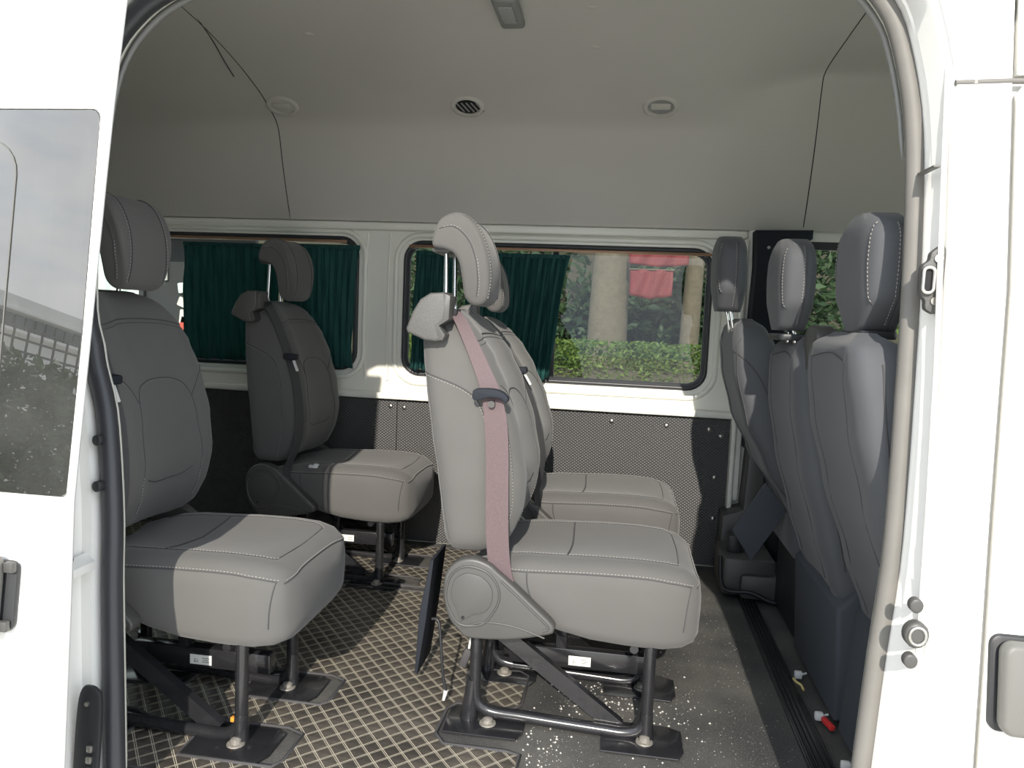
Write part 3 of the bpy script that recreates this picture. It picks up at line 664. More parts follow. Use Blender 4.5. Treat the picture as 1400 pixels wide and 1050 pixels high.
    cs([(.9, -.19, .405), (.9, -.1, .415), (.9, 0, .417), (.9, .1, .415), (.9, .19, .405)], (-1, 0, 0))
    tag(sm.build('seam', 'seam', cu), kind='stuff'); tag(stt.build('stitching', 'stitch', cu), kind='stuff')
    # recliner cover, near side and far side
    out = cat2([(-.078, .375), (-.072, .415), (-.045, .445), (-.005, .455), (.035, .444), (.060, .425), (.098, .395), (.150, .350), (.198, .308), (.202, .290), (.190, .280), (.12, .262), (.06, .254), (-.012, .252), (-.035, .268), (-.062, .300), (-.076, .345)], 3)
    for y0, y1 in ((-.262, -.222), (.222, .255)):
        rc = MB().prism(out, y0, y1, 'Y', .010, 3).build('recliner_cover', 'plastic_grey', root, 40)
        yf = y0 if y0 < 0 else y1; s_ = -1 if y0 < 0 else 1
        MB().tube([(x, yf, z) for x, z in cat2([(-.010, .435), (.030, .425), (.058, .395), (.064, .355), (.045, .315), (.020, .29), (-.03, .286), (-.058, .318), (-.070, .36), (-.06, .405), (-.038, .428)], 4)], .0032, 8, closed=True).build('cover_rim', 'plastic_grey', rc, 60)
        MB().prism(cat2([(-.010, .418), (.022, .410), (.045, .385), (.046, .350), (.030, .325), (.0, .314), (-.022, .300), (-.030, .296), (-.040, .325), (-.055, .355), (-.050, .395), (-.030, .414)], 4), min(yf, yf + s_ * .004), max(yf, yf + s_ * .004), 'Y', .0015).build('cover_disc', 'plastic_grey', rc, 40)
        MB().tube([(x, yf, z) for x, z in cat2([(.068, .405), (.11, .37), (.15, .335), (.188, .300), (.175, .290)], 4, False)], .0030, 8).build('cover_rib', 'plastic_grey', rc, 60)
        MB().tube([(x, yf - s_ * .0, z) for x, z in cat2([(-.03, .275), (.01, .293), (.06, .298), (.12, .290), (.18, .272)], 4, False)], .0022, 8).build('cover_rib', 'plastic_grey', rc, 60)
        MB().cyl((-.024, yf + s_ * .003, .306), (-.024, yf + s_ * .0065, .306), .0042, 10).build('screw', 'void', rc)
    MB().tube([(-.01, -.2, .39), (-.01, .2, .39)], .012, 10).build('hinge_bar', 'steel_black', root, 60)
    # tubular side frames, each a bent tube with a stub down to its plate
    for y in (-.19, .09):
        MB().tube(cat([(0, y, .34), (0, y, .22), (0, y, .10), (.004, y, .064), (.018, y, .042), (.05, y, .030), (.12, y, .027), (.22, y, .022), (.34, y, .017), (.385, y, .016), (.418, y, .026), (.438, y, .055), (.440, y, .10), (.440, y, .20), (.440, y, .29)], 4), .0155, 14).build('side_frame', 'steel_black', root, 60)
        MB().tube([(-.006, y, .115), (-.010, y, .06), (-.014, y, .004)], [.0165, .020, .024], 14).build('leg', 'steel_black', root, 60)
        MB().tube([(.440, y, .075), (.440, y, .03), (.440, y, .004)], [.0165, .019, .021], 14).build('leg', 'steel_black', root, 60)
        # diagonal channel brace
        a, b = Vector((.055, y + .01, .245)), Vector((.372, y + .01, .018)); t = (b - a).normalized(); nrm = Vector((t.z, 0, -t.x)) * .020
        br_ = MB().loft([[p + nrm * s + Vector((0, q, 0)) for s, q in ((-1, -.002), (1, -.002), (1, .022), (.8, .022), (.8, .002), (-.8, .002), (-.8, .022), (-1, .022))] for p in (a, b)])
        br_.build('brace', 'steel_black', root, 30)
    for x0 in (-.045, .352):
        for y in (-.19, .09):
            w_ = .09
            pl_ = MB().prism([(x0 - .022, y - .078), (x0 + .165, y - .078), (x0 + .180, y - .045), (x0 + .180, y + .048), (x0 + .145, y + .066), (x0 + .01, y + .066), (x0 - .024, y + .04)], .003, .009, 'Z', .002).build('foot_plate', 'steel_black', root, 40)
            bx = x0 + .085
            MB().loft([[(bx + math.cos(a) * r, y - .02 + math.sin(a) * r, h) for a in [2 * PI * k / 12 for k in range(12)]] for r, h in ((.022, .009), (.021, .012), (.014, .013), (.013, .021), (.008, .024), (.001, .025))]).build('bolt', 'bolt', pl_, 30)
    cb_ = MB().box((.26, -.05, .137), (.38, .035, .052), .004).build('cross_beam', 'steel_black', root, 40)
    lb = MB().box((.262, -.069, .133), (.060, .002, .026), .0006).build('paper_label', 'label', cb_)
    ink = MB()
    rr = random.Random(3)
    for i in range(6):
        for j in range(5):
            if rr.random() < .5: ink.box((.244 + i * .002, -.0702, .127 + j * .002), (.0016, .0006, .0016))
    for j in range(3): ink.box((.276, -.0702, .128 + j * .005), (.020 - .004 * (j % 2), .0006, .0012))
    ink.build('printed_lines', 'ink', lb)
    MB().box((.21, -.05, .215), (.030, .03, .12), .003).build('post', 'steel_black', root, 40)
    MB().box((.22, -.05, .265), (.46, .24, .016), .006).build('seat_pan', 'steel_black', root, 40)
    for x in (.03, .40): MB().tube([(x, -.19, .235), (x, .09, .235)], .011, 10).build('cross_tube', 'steel_black', root, 60)
    MB().tube(cat([(.02, .09, .06), (.05, .05, .09), (.05, 0, .12), (.07, -.05, .13)], 4), .009, 8).build('bent_rod', 'steel_black', root, 60)
    return root

def recline(root, deg, dz=0, dy=0):
    p = Vector((0, 0, .39)); m = Matrix.Translation(p + Vector((0, dy, 0))) @ Matrix.Rotation(math.radians(-deg), 4, 'Y') @ Matrix.Translation(-p)
    for ch in [c for c in bpy.data.objects if c.parent == root and c.name.split('.')[0] in RECL]:
        ch.matrix_local = m
        if dz and ch.name.startswith('headrest'): ch.matrix_local = Matrix.Translation((.0, 0, dz)) @ m
seat = make_seat()
def place(o, x, y, label, deg=0, rz=0, dz=0, dy=0):
    o.location = (x, y, 0); o.rotation_euler.z = math.radians(rz); tag(o, label, 'seat', 'single passenger seats'); recline(o, deg, dz, dy)
s_list = [seat] + [copy_tree(seat) for _ in range(3)]
place(s_list[0], -.325, 2.02, 'sunlit grey passenger seat in the middle of the van with grey belt tinted mauve by painted sun')
place(s_list[1], -.325, 2.73, 'grey passenger seat by the far wall, right behind the sunlit middle one', 6)
place(s_list[2], -1.293, 1.80, 'grey passenger seat nearest the sliding door glass, at the left', -5.5, dz=.002, dy=.03)
place(s_list[3], -1.315, 2.90, 'shaded grey passenger seat by the left curtained window', -4)
# the belts of the other seats are webbing with shade put into its colour, lying flat on the front of the bolster
bp_ = cat([(-.105, -.165, 1.064), (-.062, -.182, 1.03), (-.012, -.196, .955), (.030, -.204, .875), (.072, -.208, .77), (.096, -.212, .66), (.102, -.216, .57), (.090, -.222, .50), (.075, -.232, .44), (.085, -.236, .38)], 5)
tmp = MB().ribbon(bp_, [Vector((.007, .019, .002))] * len(bp_), .0022).build('shoulder_belt_flat', 'belt_dark', None, 60); bd = tmp.data; bpy.data.objects.remove(tmp)
tmp = MB().prism(rrect(.020, .066, .858, .880, .006), -.232, -.190, 'Y', .004).build('belt_clip_small', 'trim_black', None, 40); cdt = tmp.data; bpy.data.objects.remove(tmp)
tmp = MB().box((.066, -.215, .838), (.008, .012, .045), .002, Matrix.Rotation(-.45, 4, 'Y')).build('tongue', 'white_plastic', None, 40); tdt = tmp.data; bpy.data.objects.remove(tmp)
for o in s_list[1:]:
    for ch in [c for c in bpy.data.objects if c.parent == o]:
        if ch.name.startswith('shoulder_belt'): ch.data = bd; ch['label'] = 'grey belt with shade in its colour'
        if ch.name.startswith('belt_clip'):
            ch.data = cdt
            for g in [c for c in bpy.data.objects if c.parent == ch]: g.data = tdt; g.name = 'belt_tongue'
# flap hanging behind the middle seat, with its cord
fp = MB().prism([(-.485, .375), (-.475, .378), (-.492, .20), (-.512, .045), (-.520, .05), (-.512, .22)], 1.95, 2.10, 'Y', .003).build('pocket_flap', 'trim_black', None, 40)
fp.location.x = .0
tag(fp, 'dark flat board hanging behind the sunlit middle seat, above the quilted mat', 'flap')
cd = MB().tube(cat([(-.455, 1.87, .245), (-.435, 1.865, .24), (-.425, 1.86, .17), (-.418, 1.86, .10), (-.408, 1.86, .055)], 5), .004, 8).build('cord', 'plastic_black', None, 60); tag(cd, 'thin black cord with a white end dangling behind the middle seat', 'cord')
MB().tube([(-.408, 1.86, .058), (-.414, 1.86, .03)], [.006, .004], 8).build('plug_end', 'white_plastic', cd, 60)
bk_ = empty('belt_buckle', (-.372, 1.93, .12)); tag(bk_, 'brown seat belt buckle hanging between flap and rear leg of middle seat', 'buckle')
MB().box((0, 0, 0), (.022, .018, .055), .005, Matrix.Rotation(.35, 4, 'Y')).build('body', 'belt_dark', bk_, 40)
MB().tube([(.008, 0, .025), (.016, .01, .09), (.02, .02, .14)], .003, 6).build('strap', 'label', bk_, 60)
tg = MB().box((-.862, 1.615, .055), (.04, .012, .012), .002).build('orange_tag', 'orange', None, 40); tag(tg, 'small orange tag on the front foot of the nearest left seat', 'tag')
bc = empty('belt_buckle', (-1.145, 2.70, .445)); tag(bc, 'small white belt tongue resting on the shaded seat by the left window', 'buckle')
MB().box((0, 0, 0), (.038, .016, .012), .004).box((.012, 0, .008), (.02, .014, .008), .003).build('tongue', 'white_plastic', bc, 40)

# ------------------------------------------------------------------ front row
def front_back(root, yc, tab, name='backrest', n=48, conc=.012, w=.22):
    zs = [tab[0][0]] + [tab[0][0] + (tab[-1][0] - tab[0][0]) * i / 30 for i in range(1, 27)] + [tab[-1][0] - d for d in (.06, .045, .03, .02, .012, .005, 0)]
    zs = sorted(set(round(z, 4) for z in zs)); rings = []
    for z in zs:
        cx_, d, hw = lerp_tab(tab, z); r = []
        for k in range(n):
            a = 2 * PI * k / n; c, s_ = sup(a, .45); x = cx_ + d * c; y = yc + hw * s_
            if c < -.2: x += .012 * (1 - min(1, abs(s_) / .8) ** 2)
            r.append((x, y, z))
        rings.append(r)
    return MB().loft(rings).build(name, 'fabric_shaded', root, 60)
def front_headrest(root, x0, x1, yc, hw, z0, z1, lean, posts_z):
    rings = []; N = 14
    for i in range(N + 1):
        t = i / N; z = z0 + (z1 - z0) * t
        e = min(1, .55 + 1.6 * t) if t < .3 else (1 if t < .75 else math.sqrt(max(0, 1 - ((t - .75) / .25) ** 2 * .82)))
        e = min(e, math.sqrt(max(.15, 1 - max(0, (.14 - t) / .14) ** 2 * .75))) * (1 - .20 * max(0, (.55 - t) / .55) ** 1.3)
        xc = (x0 + x1) / 2 - lean * t; hx = (x1 - x0) / 2 * (1.0 if t < .6 else 1 - .25 * (t - .6)) * (.65 + .35 * e); r = []
        for k in range(36):
            a = 2 * PI * k / 36; c, s_ = sup(a, .5); r.append((xc + hx * c, yc + hw * e * s_, z))
        rings.append(r)
    hr = MB().loft(rings).build('headrest', 'fabric_shaded', root, 60)
    hb = bvh_of(hr); sm = MB(); stt = MB()
    for sgn in (-1, 1):
        p = drape(hb, cat([(-1, yc + sgn * hw * .80, z0 + (z1 - z0) * t) for t in (.04, .2, .4, .6, .78, .88)], 6), (1, 0, 0))
        if len(p) > 3: sm.tube(p, .0014, 6); dashes(stt, [q + Vector((0, sgn * .005, 0)) for q in p])
        p = drape(hb, cat([((x0 + x1) / 2 + .012 - lean * t, yc + sgn * 1.0, z0 + (z1 - z0) * t) for t in (.05, .2, .4, .6, .78, .9)], 6), (0, -sgn, 0))
        if len(p) > 3: sm.tube(p, .0014, 6); dashes(stt, [q + Vector((-.005, 0, 0)) for q in p])
    tag(sm.build('seam', 'seam', hr), kind='stuff'); tag(stt.build('stitching', 'stitch', hr), kind='stuff')
    for s_ in (-.045, .045):
        MB().tube([((x0 + x1) / 2, yc + s_, z0 + .02), ((x0 + x1) / 2 + .02, yc + s_, posts_z)], .006, 12).build('post', 'chrome', hr, 60)
    return hr
ds = empty('driver_seat', (0, 0, 0)); tag(ds, 'shade-darkened grey driver seat with raised headrest beside the far pillar', 'seat')
b_ = front_back(ds, 2.69, [(.40, .655, .05, .19), (.46, .640, .07, .205), (.60, .565, .085, .215), (.75, .500, .095, .22), (.90, .455, .090, .215), (1.0, .430, .075, .205), (1.05, .42, .055, .165), (1.078, .415, .02, .10)])
bv_ = bvh_of(b_); sm = MB()
for yy in (2.50, 2.80):
    p = drape(bv_, cat([(-1, yy, z) for z in (.45, .6, .8, .95, 1.03)], 6), (1, 0, 0)); sm.tube(p, .002, 6)
p = drape(bv_, cat([(.36, 1, .98), (.44, 1, .90), (.50, 1, .78), (.57, 1, .62), (.64, 1, .48)], 6), (0, 1, 0)); sm.tube(p, .003, 6)
tag(sm.build('seam', 'seam', b_), kind='stuff')
front_headrest(ds, .305, .410, 2.665, .130, 1.100, 1.350, .008, 1.03)
MB().box((.84, 2.70, .36), (.50, .44, .16), .05, seg=4).build('seat_cushion', 'fabric_shaded', ds, 50)
MB().box((.84, 2.70, .14), (.42, .38, .28), .02).build('base', 'plastic_black', ds, 40)
MB().prism([(.515, .525), (.590, .430), (.485, .250), (.415, .352)], 2.60, 2.615, 'Y', .004).build('rear_flap', 'cover', ds, 40)
db = empty('front_double_bench', (0, 0, 0)); tag(db, 'shade-darkened grey double front bench with two headrests, base wrapped in slate cloth', 'seat')
TA = [(.315, .690, .035, .200), (.36, .680, .055, .220), (.50, .640, .070, .232), (.69, .585, .080, .234), (.85, .545, .082, .230), (.97, .52, .075, .212), (1.02, .51, .06, .182), (1.048, .505, .02, .11)]
TB = [(.330, .640, .035, .195), (.38, .632, .055, .215), (.50, .605, .070, .228), (.69, .560, .080, .228), (.85, .53, .080, .222), (.96, .515, .070, .20), (1.00, .51, .055, .17), (1.03, .505, .02, .11)]
for yc, T_, hx, nm in ((1.735, TA, .525, 'a'), (2.205, TB, .455, 'b')):
    b_ = front_back(db, yc, T_); bv_ = bvh_of(b_); sm = MB(); zt = T_[-1][0]
    for yy in (-.13, .13):
        p = drape(bv_, cat([(-1, yc + yy, z) for z in (zt - .68, zt - .4, zt - .2, zt - .08, zt - .03)], 6), (1, 0, 0)); sm.tube(p, .0009, 6)
    p = drape(bv_, cat([(-1, yc - .13, zt - .06), (-1, yc, zt - .045), (-1, yc + .13, zt - .06)], 6), (1, 0, 0)); sm.tube(p, .0016, 6)
    p = drape(bv_, cat([(T_[-1][1] - .0, 0, zt - .06), (T_[-1][1] + .01, 0, zt - .2), (T_[-1][1] + .05, 0, zt - .4), (T_[-1][1] + .1, 0, zt - .6)], 6), (0, 1, 0))
    if len(p) > 3: sm.tube(p, .002, 6)
    tag(sm.build('seam', 'seam', b_), kind='stuff')
    MB().prism(rrect(hx - .03, hx + .05, yc - .075, yc + .075, .02), zt - .012, zt + .006, 'Z', .004).build('post_collar', 'plastic_black', b_, 40)
front_headrest(db, .485, .588, 1.735, .138, 1.048, 1.300, .006, 1.0)
front_headrest(db, .415, .515, 2.205, .130, 1.045, 1.295, .004, .99)
MB().prism(cat2([(1.935, .93), (1.93, 1.02), (1.955, 1.055), (2.01, 1.062), (2.05, 1.04), (2.05, .96)], 3), .475, .53, 'X', .01, 3).build('belt_guide', 'plastic_grey', db, 40)
MB().box((.92, 1.97, .36), (.46, .94, .15), .05, seg=4).build('seat_cushion', 'fabric_shaded', db, 50)
for y0, y1 in ((1.46, 1.955), (1.975, 2.455)):
    MB().prism([(.608, .03), (.590 if y0 > 1.9 else .625, .33), (.65, .40), (.84, .40), (.86, .03)], y0, y1, 'Y', .014, 3).build('base_cover', 'cover', db, 40)
# floor track under the front row
tk = empty('floor_track', (0, 0, 0)); tag(tk, 'long black ribbed metal track across the floor behind the front bench', 'track')
MB().box((.531, 2.18, .006), (.062, 1.50, .012), .002).build('base_strip', 'steel_black', tk, 40)
for x in (.506, .518, .531, .544, .556): MB().box((x, 2.18, .014), (.005, 1.48, .010), .0015).build('rib', 'steel_black', tk, 40)
MB().box((.53, 2.93, .02), (.02, .012, .01), .003).build('end_clip', 'white_plastic', tk, 40)
def buckle(x, y, z, label, red=False):
    e = empty('belt_buckle', (x, y, z)); tag(e, label, 'buckle')
    MB().box((0, 0, 0), (.022, .016, .022), .004).tube([(.005, 0, .0), (.025, .006, .004)], .003, 8).build('socket', 'white_plastic', e, 40)
    if red: MB().box((.014, -.036, .0), (.014, .050, .014), .003, Matrix.Rotation(.25, 4, 'Z')).build('release_button', 'red', e, 40)
buckle(.580, 2.257, .020, 'small white buckle end on the floor behind the bench, farthest of three')
buckle(.580, 2.019, .020, 'white buckle with a red release button on the floor behind the bench', True)
buckle(.584, 1.792, .020, 'small white buckle end behind the bench, nearest the door pillar')
ys = MB().tube(cat([(.556, 2.21, .028), (.560, 2.19, .028), (.570, 2.175, .026), (.573, 2.16, .02)], 5), .004, 6).build('string_scrap', 'yellow', None, 60); tag(ys, 'short curled yellow scrap of string beside the floor track', 'scrap')

# ------------------------------------------------------------------ mats and crumbs
def mat_obj(name, outl, holes, label):
    o = plate(name, outl, holes, .006, lambda u, v, w: (u, v, w + .0035), 'quilt'); tag(o, label, 'mat')
    e = MB()
    for lp in [outl] + holes: e.tube([(x, y, .0065) for x, y in lp], .0045, 8, closed=True)
    e.build('piped_edge', 'belt_dark', o, 60)
    return o
def cut(x0, x1, y0, y1): return [(x0, y0), (x1, y0), (x1 + .015, y0 + .03), (x1 + .015, y1 - .02), (x1 - .03, y1), (x0 + .02, y1), (x0 - .01, y1 - .03)]
mo = [(-2.3, 1.46), (-.19, 1.46), (-.185, 1.69), (-.22, 1.70), (-.375, 1.70), (-.405, 1.74), (-.405, 1.86), (-.385, 1.895), (-.32, 1.90), (-.235, 1.895), (-.213, 1.92), (-.212, 2.085), (-.24, 2.11), (-.33, 2.10), (-.36, 2.18), (-.36, 2.66), (-2.3, 2.66)]
holes = []
for y in (1.61, 1.89): holes.append(cut(-.965, -.735, y - .085, y + .075)); holes.append(cut(-1.36, -1.15, y - .085, y + .075))
mat_obj('quilted_mat', mo, holes, 'brown quilted leatherette mat with beige diamond stitching covering the aisle floor')
mat_obj('quilted_mat', [(-2.3, 2.70), (-.53, 2.70), (-.50, 2.73), (-.50, 3.15), (-.53, 3.2), (-2.3, 3.2)], [cut(-.975, -.74, 2.71, 2.80), cut(-.975, -.74, 2.92, 3.07), cut(-1.37, -1.16, 2.71, 2.80), cut(-1.37, -1.16, 2.92, 3.07)], 'narrow quilted mat strip under the seat by the left window')
cm = MB(); rr = random.Random(11)
def crumb(x, y, s):
    V = [(x + s * math.cos(a) * rr.uniform(.7, 1.2), y + s * math.sin(a) * rr.uniform(.7, 1.2), .0005) for a in (0, 1.6, 3.1, 4.7)] + [(x, y, s * 1.3)]
    cm.add(V, [[0, 1, 4], [1, 2, 4], [2, 3, 4], [3, 0, 4]])
for i in range(1500):
    x = rr.uniform(-.17, .50); y = rr.uniform(1.5, 3.1)
    crumb(x, y, rr.choice([.0007, .0008, .001, .0013]))
for i in range(300):
    x = rr.gauss(.02, .10); y = rr.gauss(2.02, .10)
    if -.19 < x < .4: crumb(x, y, rr.choice([.001, .0013, .002, .0035]))
for i in range(90):
    x = rr.gauss(.16, .06); y = rr.gauss(1.98, .14); crumb(x, y, rr.choice([.001, .0015, .003]))
for i in range(90):
    x = rr.gauss(-.12, .05); y = rr.gauss(1.72, .06); crumb(x, y, rr.choice([.001, .0015, .003]))
co = cm.build('crumbs', 'crumb'); tag(co, 'white crumbs and grit scattered over the dark rubber floor', 'crumbs', kind='stuff')

# ------------------------------------------------------------------ curtains and rods
def curtain(name, x0, x1, z0, z1, pitch, amp, y, label, gather=0.0, shift=0.0, seed=1, topx=None):
    r_ = random.Random(seed); n = int((x1 - x0) / pitch * 14); rows = 16
    ph = []; a = 0
    for i in range(n + 1): ph.append(a); a += 2 * PI / 14 * r_.uniform(.7, 1.3)
    rings = []
    for j in range(rows + 1):
        t = j / rows; z = z0 + (z1 - z0) * t; row = []
        for i in range(n + 1):
            s_ = i / n
            gx0 = x0 + gather * math.sin(PI * min(1, (1 - t) * .8)) * .0; gx1 = x1
            x = x0 + (x1 - x0) * s_ + shift * (t - .5) * (.5 + s_ * .5) + gather * math.sin((1 - t) * 2.2) * (s_ - .5) * -1
            yy = y + amp * math.sin(ph[i] + .5 * math.sin(3 * t + s_ * 5)) * (1 - .25 * t) + .003 * math.sin(17 * t + i)
            row.append((x + .004 * math.sin(9 * t + i * .7), yy, z + (.006 * math.sin(ph[i] * .5) if j == 0 else 0)))
        rings.append(row)
    m = MB().loft(rings, cap=False, closed=False); o = m.build(name, 'curtain', None, 180); tag(o, label, 'curtain')
    md = o.modifiers.new('solid', 'SOLIDIFY'); md.thickness = .0012
    top = MB().box(((x0 + x1) / 2 + shift * .35, y, z1 - .008), (x1 - x0, .012, .02), .004).build('header_tape', 'curtain', o, 40)
    return o
curtain('curtain', -2.03, -1.56, .80, 1.335, .036, .008, WY - .035, 'wide dark green curtain across the left window, hanging with soft folds', .0, 0, 2)
curtain('curtain', -1.56, -1.175, .79, 1.34, .034, .008, WY - .035, 'green pleated curtain at the right end of the left window', .06, 0, 3)
curtain('curtain', -.925, -.74, .80, 1.325, .020, .010, WY - .035, 'narrow bunch of dark green curtain at the left end of the right window', .0, .03, 4)
curtain('curtain', -.70, -.262, .785, 1.325, .030, .013, WY - .036, 'tightly pleated green curtain drawn to the middle of the right window', .03, .05, 5)
for x0, x1, z, lab in ((-2.7, -1.24, 1.358, 'thin copper brown curtain rod above the left green curtains'), (-.95, .36, 1.345, 'long copper brown curtain rod along the top of the right window')):
    e = empty('curtain_rod', (0, 0, 0)); tag(e, lab, 'rod')
    MB().box(((x0 + x1) / 2, WY - .030, z), (x1 - x0, .012, .012), .003).build('rail', 'copper', e, 40)
    for x in (x0 + .02, x1 - .02): MB().box((x, WY - .016, z), (.02, .03, .02), .004).build('bracket', 'plastic_grey', e, 40)

# ------------------------------------------------------------------ lamps in the lining
def lamp(x, y, z, tilt, label, slots, lens='lens'):
    e = empty('ceiling_lamp', (x, y, z)); e.rotation_euler = (tilt, 0, 0); tag(e, label, 'lamp', 'round lamps along the roof lining')
    N = 28; C = [2 * PI * k / N for k in range(N)]
    MB().loft([[(math.cos(a) * r, math.sin(a) * r * .8, h) for a in C] for r, h in ((.070, .004), (.068, -.004), (.060, -.007), (.052, -.006), (.050, .002))], cap=False).build('bezel', 'headliner', e, 60)
    MB().loft([[(math.cos(a) * r, math.sin(a) * r * .8, h) for a in C] for r, h in ((.051, .002), (.030, -.001), (.002, -.002))], cap=True).build('lens', lens, e, 60)
    for i in range(slots):
        MB().box((-.03 + i * .02, 0, -.004), (.006, .055, .005), .002, Matrix.Rotation(-.5, 4, 'Z')).build('louvre', 'lens' if lens == 'void' else 'headliner', e)
    if slots == 0: MB().box((0, -.006, -.004), (.075, .03, .007), .006).build('rocker', 'headliner', e, 40)
lamp(-1.45, 3.03, 1.887, -.50, 'faint closed oval lamp at the left of the roof lining', 0, 'headliner')
lamp(-.66, 3.03, 1.887, -.50, 'oval vent lamp with diagonal dark louvres in the middle of the roof lining', 5, 'void')
lamp(.105, 3.03, 1.887, -.50, 'oval lamp with a rocker lens at the right of the roof lining', 0, 'lens')
dl = empty('dome_lamp', (-.41, 2.50, 2.03)); tag(dl, 'grey box lamp on the roof centre, cut off by the top of the picture', 'lamp')
MB().box((0, -.06, -.010), (.08, .22, .034), .012, seg=3).build('housing', 'lamp', dl, 40); MB().box((0, -.07, -.028), (.045, .13, .006), .003).build('lens', 'lens', dl, 40)

# ------------------------------------------------------------------ outside, far side
gr = MB().box((0, 10, -.70), (80, 80, .1)).build('ground', 'ground'); tag(gr, kind='structure')
def foliage(name, boxes, n, size, material, label, catn, seed, parent=None, ell=False):
    r_ = random.Random(seed); V = []; F = []
    for i in range(n):
        bx = boxes[r_.randrange(len(boxes))]; c, d = bx
        while True:
            q = Vector((r_.uniform(-1, 1), r_.uniform(-1, 1), r_.uniform(-1, 1)))
            if not ell or .35 < q.length < 1: break
        p = Vector(c) + Vector((q.x * d[0], q.y * d[1], q.z * d[2]))
        u = Vector((r_.gauss(0, 1), r_.gauss(0, 1), r_.gauss(0, .6))).normalized(); w = u.cross(Vector((r_.gauss(0, 1), r_.gauss(0, 1), r_.gauss(0, 1)))).normalized()
        s_ = size * r_.uniform(.6, 1.3); k = len(V)
        V += [p - u * s_, p + w * s_ * .42, p + u * s_, p - w * s_ * .42]; F.append([k, k + 1, k + 2, k + 3])
    me = bpy.data.meshes.new(name); me.from_pydata([tuple(v) for v in V], [], F); me.update()
    o = add_obj(name, me, material, parent)
    if label: tag(o, label, catn)
    return o
def tree(x, y, r, h, label, crown, seed, n=9000, lm='leaf_tree', size=.10, branches=5):
    e = empty('tree', (x, y, -.65)); tag(e, label, 'tree'); rr_ = random.Random(seed)
    pts = cat([(0, 0, 0), (rr_.uniform(-.05, .05), 0, h * .3), (rr_.uniform(-.1, .1), 0, h * .6), (rr_.uniform(-.15, .15), 0, h)], 5)
    N = len(pts); MB().tube(pts, [r * (1.25 if i == 0 else 1.0 - .35 * i / N) for i in range(N)], 14).build('trunk', 'bark', e, 60)
    for i in range(branches):
        a = rr_.uniform(0, 2 * PI); z = h * rr_.uniform(.5, .95); L = rr_.uniform(.6, 1.4)
        MB().tube(cat([(0, 0, z), (math.cos(a) * L * .5, math.sin(a) * L * .5, z + .5), (math.cos(a) * L, math.sin(a) * L, z + .7)], 4), [r * .3] * 5 + [r * .2] * 4, 7).build('branch', 'bark', e, 60)
    foliage('leaves', crown, n, size, lm, None, None, seed, e, True)
    return e
# clipped hedge seen low in the right window, another beyond the cab
hg = empty('hedge', (.3, 2.6, .50)); tag(hg, 'clipped bright green hedge seen low through the right window', 'hedge')
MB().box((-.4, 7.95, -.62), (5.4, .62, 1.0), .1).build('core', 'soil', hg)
foliage('leaves', [((-.4 + i * .9, 7.95, -.22), (.55, .42, .50)) for i in range(-3, 4)], 24000, .038, 'leaf_hedge', None, None, 21, hg)
tree(-.24, 12.6, .36, 6.2, 'thick pale tree trunk behind the hedge, left of the red banners', [((-1.3, 0.4, 6.6), (2.0, 1.4, 1.3))], 5)
tree(1.07, 12.4, .17, 6.0, 'slimmer pale tree trunk at the right side of the right window', [((1.9, 0.4, 6.4), (1.4, 1.3, 1.2))], 6)
foliage('shrub', [((-2.6, 13.9, 1.2), (2.2, .8, 2.1)), ((2.6, 14.0, 1.2), (2.1, .8, 2.1)), ((.4, 14.3, .9), (1.5, .6, 1.2))], 16000, .11, 'leaf_tree', 'tall dark green shrubs behind the tree trunks', 'shrub', 8, None, True)
foliage('shrub', [((5.4, 9.6, 1.2), (2.1, 1.0, 1.9))], 12000, .085, 'leaf_bright', 'bright leafy bush seen through the driver window', 'shrub', 9, None, True)
bw = MB().box((0.6, 16.5, 1.2), (22, .3, 3.8)).build('boundary_wall', 'soil'); tag(bw, 'dark boundary wall behind the shrubs and trunks', 'wall')
rb = empty('red_banner', (.52, 12.0, 2.25)); tag(rb, 'dark red cloth banner hanging between the two tree trunks, upper one', 'banner')
def cloth(w, h, parent, mt, seed):
    r_ = random.Random(seed); rows = []
    for j in range(9):
        rows.append([(w * (i / 14 - .5), .03 * math.sin(i * 1.1 + j * .4), -h * j / 8 * (1 - .25 * abs(i / 14 - .5)) ) for i in range(15)])
    o = MB().loft(rows, cap=False, closed=False).build('cloth', mt, parent, 180); m_ = o.modifiers.new('solid', 'SOLIDIFY'); m_.thickness = .004; return o
M['banner'] = mat('dark_red_cloth', (.15, .018, .022), .7, noise=(6, .3))
cloth(.92, .32, rb, 'banner', 1)
MB().tube([(-.48, 0, .0), (.48, 0, .0)], .012, 8).build('line', 'bark', rb)
rb2 = empty('red_banner', (.42, 11.95, 1.88)); tag(rb2, 'red and yellow cloth hanging below the dark red banner', 'banner')
cloth(.66, .46, rb2, 'banner', 2); MB().tube([(-.35, 0, .0), (.35, 0, .0)], .010, 8).build('line', 'bark', rb2)

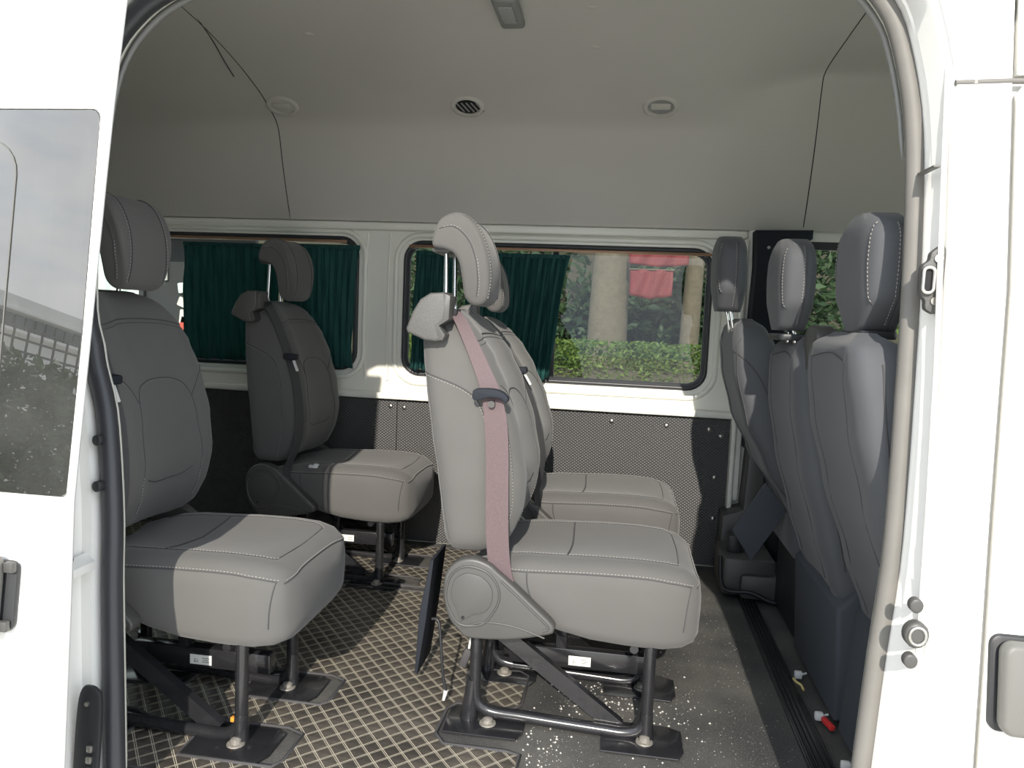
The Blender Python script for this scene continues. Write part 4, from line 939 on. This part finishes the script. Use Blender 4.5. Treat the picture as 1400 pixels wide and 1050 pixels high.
# rear left: pale corrugated hoarding and hung goods seen behind the nearest left headrest
hb_ = empty('metal_hoarding', (0, 0, 0)); tag(hb_, 'pale corrugated metal hoarding outside, behind the leftmost headrest', 'hoarding')
M['hoard'] = mat('pale_blue_metal', (.62, .68, .68), .5, noise=(3, .08))
rows = []
for z in (-.65, 2.2): rows.append([(-6.6 + i * .03, 6.6 + (.018 if (i // 3) % 2 else -.018), z) for i in range(72)])
m = MB().loft(rows, cap=False, closed=False); oo = m.build('corrugated_sheet', 'hoard', hb_); oo.modifiers.new('solid', 'SOLIDIFY').thickness = .003
MB().box((-5.5, 6.56, 2.2), (2.2, .05, .06), .01).build('top_rail', 'hoard', hb_)
M['goods_white'] = mat('white_goods', (.6, .58, .55), .7, noise=(12, .5)); M['goods_yellow'] = mat('yellow_goods', (.6, .5, .1), .6); M['goods_red'] = mat('red_goods', (.5, .08, .06), .6)
M['dark_stall'] = mat('dark_stall', (.03, .03, .035), .8)
stl = empty('market_stall', (-3.86, 6.1, -.65)); tag(stl, 'dark stall frame outside behind the leftmost seat, hung with small goods', 'stall')
MB().box((0, .35, 1.15), (1.1, .06, 2.3), .01).build('back_panel', 'dark_stall', stl)
for x in (-.55, .55): MB().box((x, .3, 1.2), (.05, .05, 2.4), .005).build('post', 'dark_stall', stl)
MB().box((0, .1, 2.38), (1.2, .6, .05), .01).build('canopy', 'dark_stall', stl)
rr = random.Random(5)
for i in range(46):
    x = -4.05 + rr.uniform(0, 1.0); z = rr.uniform(.35, 1.35); mt = rr.choice(['goods_white', 'goods_white', 'goods_white', 'goods_red', 'goods_yellow', 'hoard'])
    o = MB().box((0, 0, 0), (rr.uniform(.05, .13), .03, rr.uniform(.06, .16)), .012, Matrix.Rotation(rr.uniform(-.4, .4), 4, 'Y')).build('hung_packet', mt, stl, 40); o.location = (x + 3.55, .30, z + .65)

# ------------------------------------------------------------------ behind the photographer: what the door glass and the light see
bd_ = empty('office_building', (0, 0, 0)); tag(bd_, 'long pale building behind the photographer, mirrored in the sliding door glass', 'building')
M['bwall'] = mat('pale_render', (.78, .77, .72), .9, noise=(2, .08)); M['bglass'] = mat('grey_building_panes', (.10, .115, .12), .15)
def bpart(n_, c, d, m_): return MB().box(c, d, .02).build(n_, m_, bd_)
bpart('wall', (-23, -34, 2.85), (3, 56, 7.0), 'bwall'); bpart('parapet', (-21.6, -34, 6.62), (.6, 56.4, .5), 'bwall'); bpart('cornice', (-21.4, -34, 6.35), (.5, 56.4, .12), 'bwall')
w0 = None
for i in range(44):
    if w0 is None: w0 = MB().box((0, 0, 0), (.08, .42, .56), .02).build('window', 'bglass', bd_); o = w0
    else: o = w0.copy(); COL.objects.link(o)
    o.location = (-21.46, -16 - i * .50, 5.96)
bpart('ledge', (-21.3, -34, 5.60), (.5, 56, .12), 'bwall')
rl = empty('railing', (0, 0, 0)); tag(rl, 'metal bar railing in front of the building behind the photographer', 'railing')
for z in (4.2, 3.9, 3.6): MB().box((-14.5, -20, z), (.05, 30, .05)).build('rail', 'plastic_grey', rl)
bar0 = None
for i in range(66):
    if bar0 is None: bar0 = MB().box((0, 0, 1.7), (.04, .04, 5.0)).build('bar', 'plastic_grey', rl); o = bar0
    else: o = bar0.copy(); COL.objects.link(o)
    o.location = (-14.5, -5.2 - i * .45, 0)
hg2 = empty('hedge', (0, 0, 0)); tag(hg2, 'tall dark green hedge behind the photographer, mirrored in the sliding door glass', 'hedge')
foliage('leaves', [((-10.6, -4.5 - i * 1.5, .95), (.8, 1.1, 1.75)) for i in range(10)], 30000, .11, 'leaf_tree', None, None, 33, hg2)
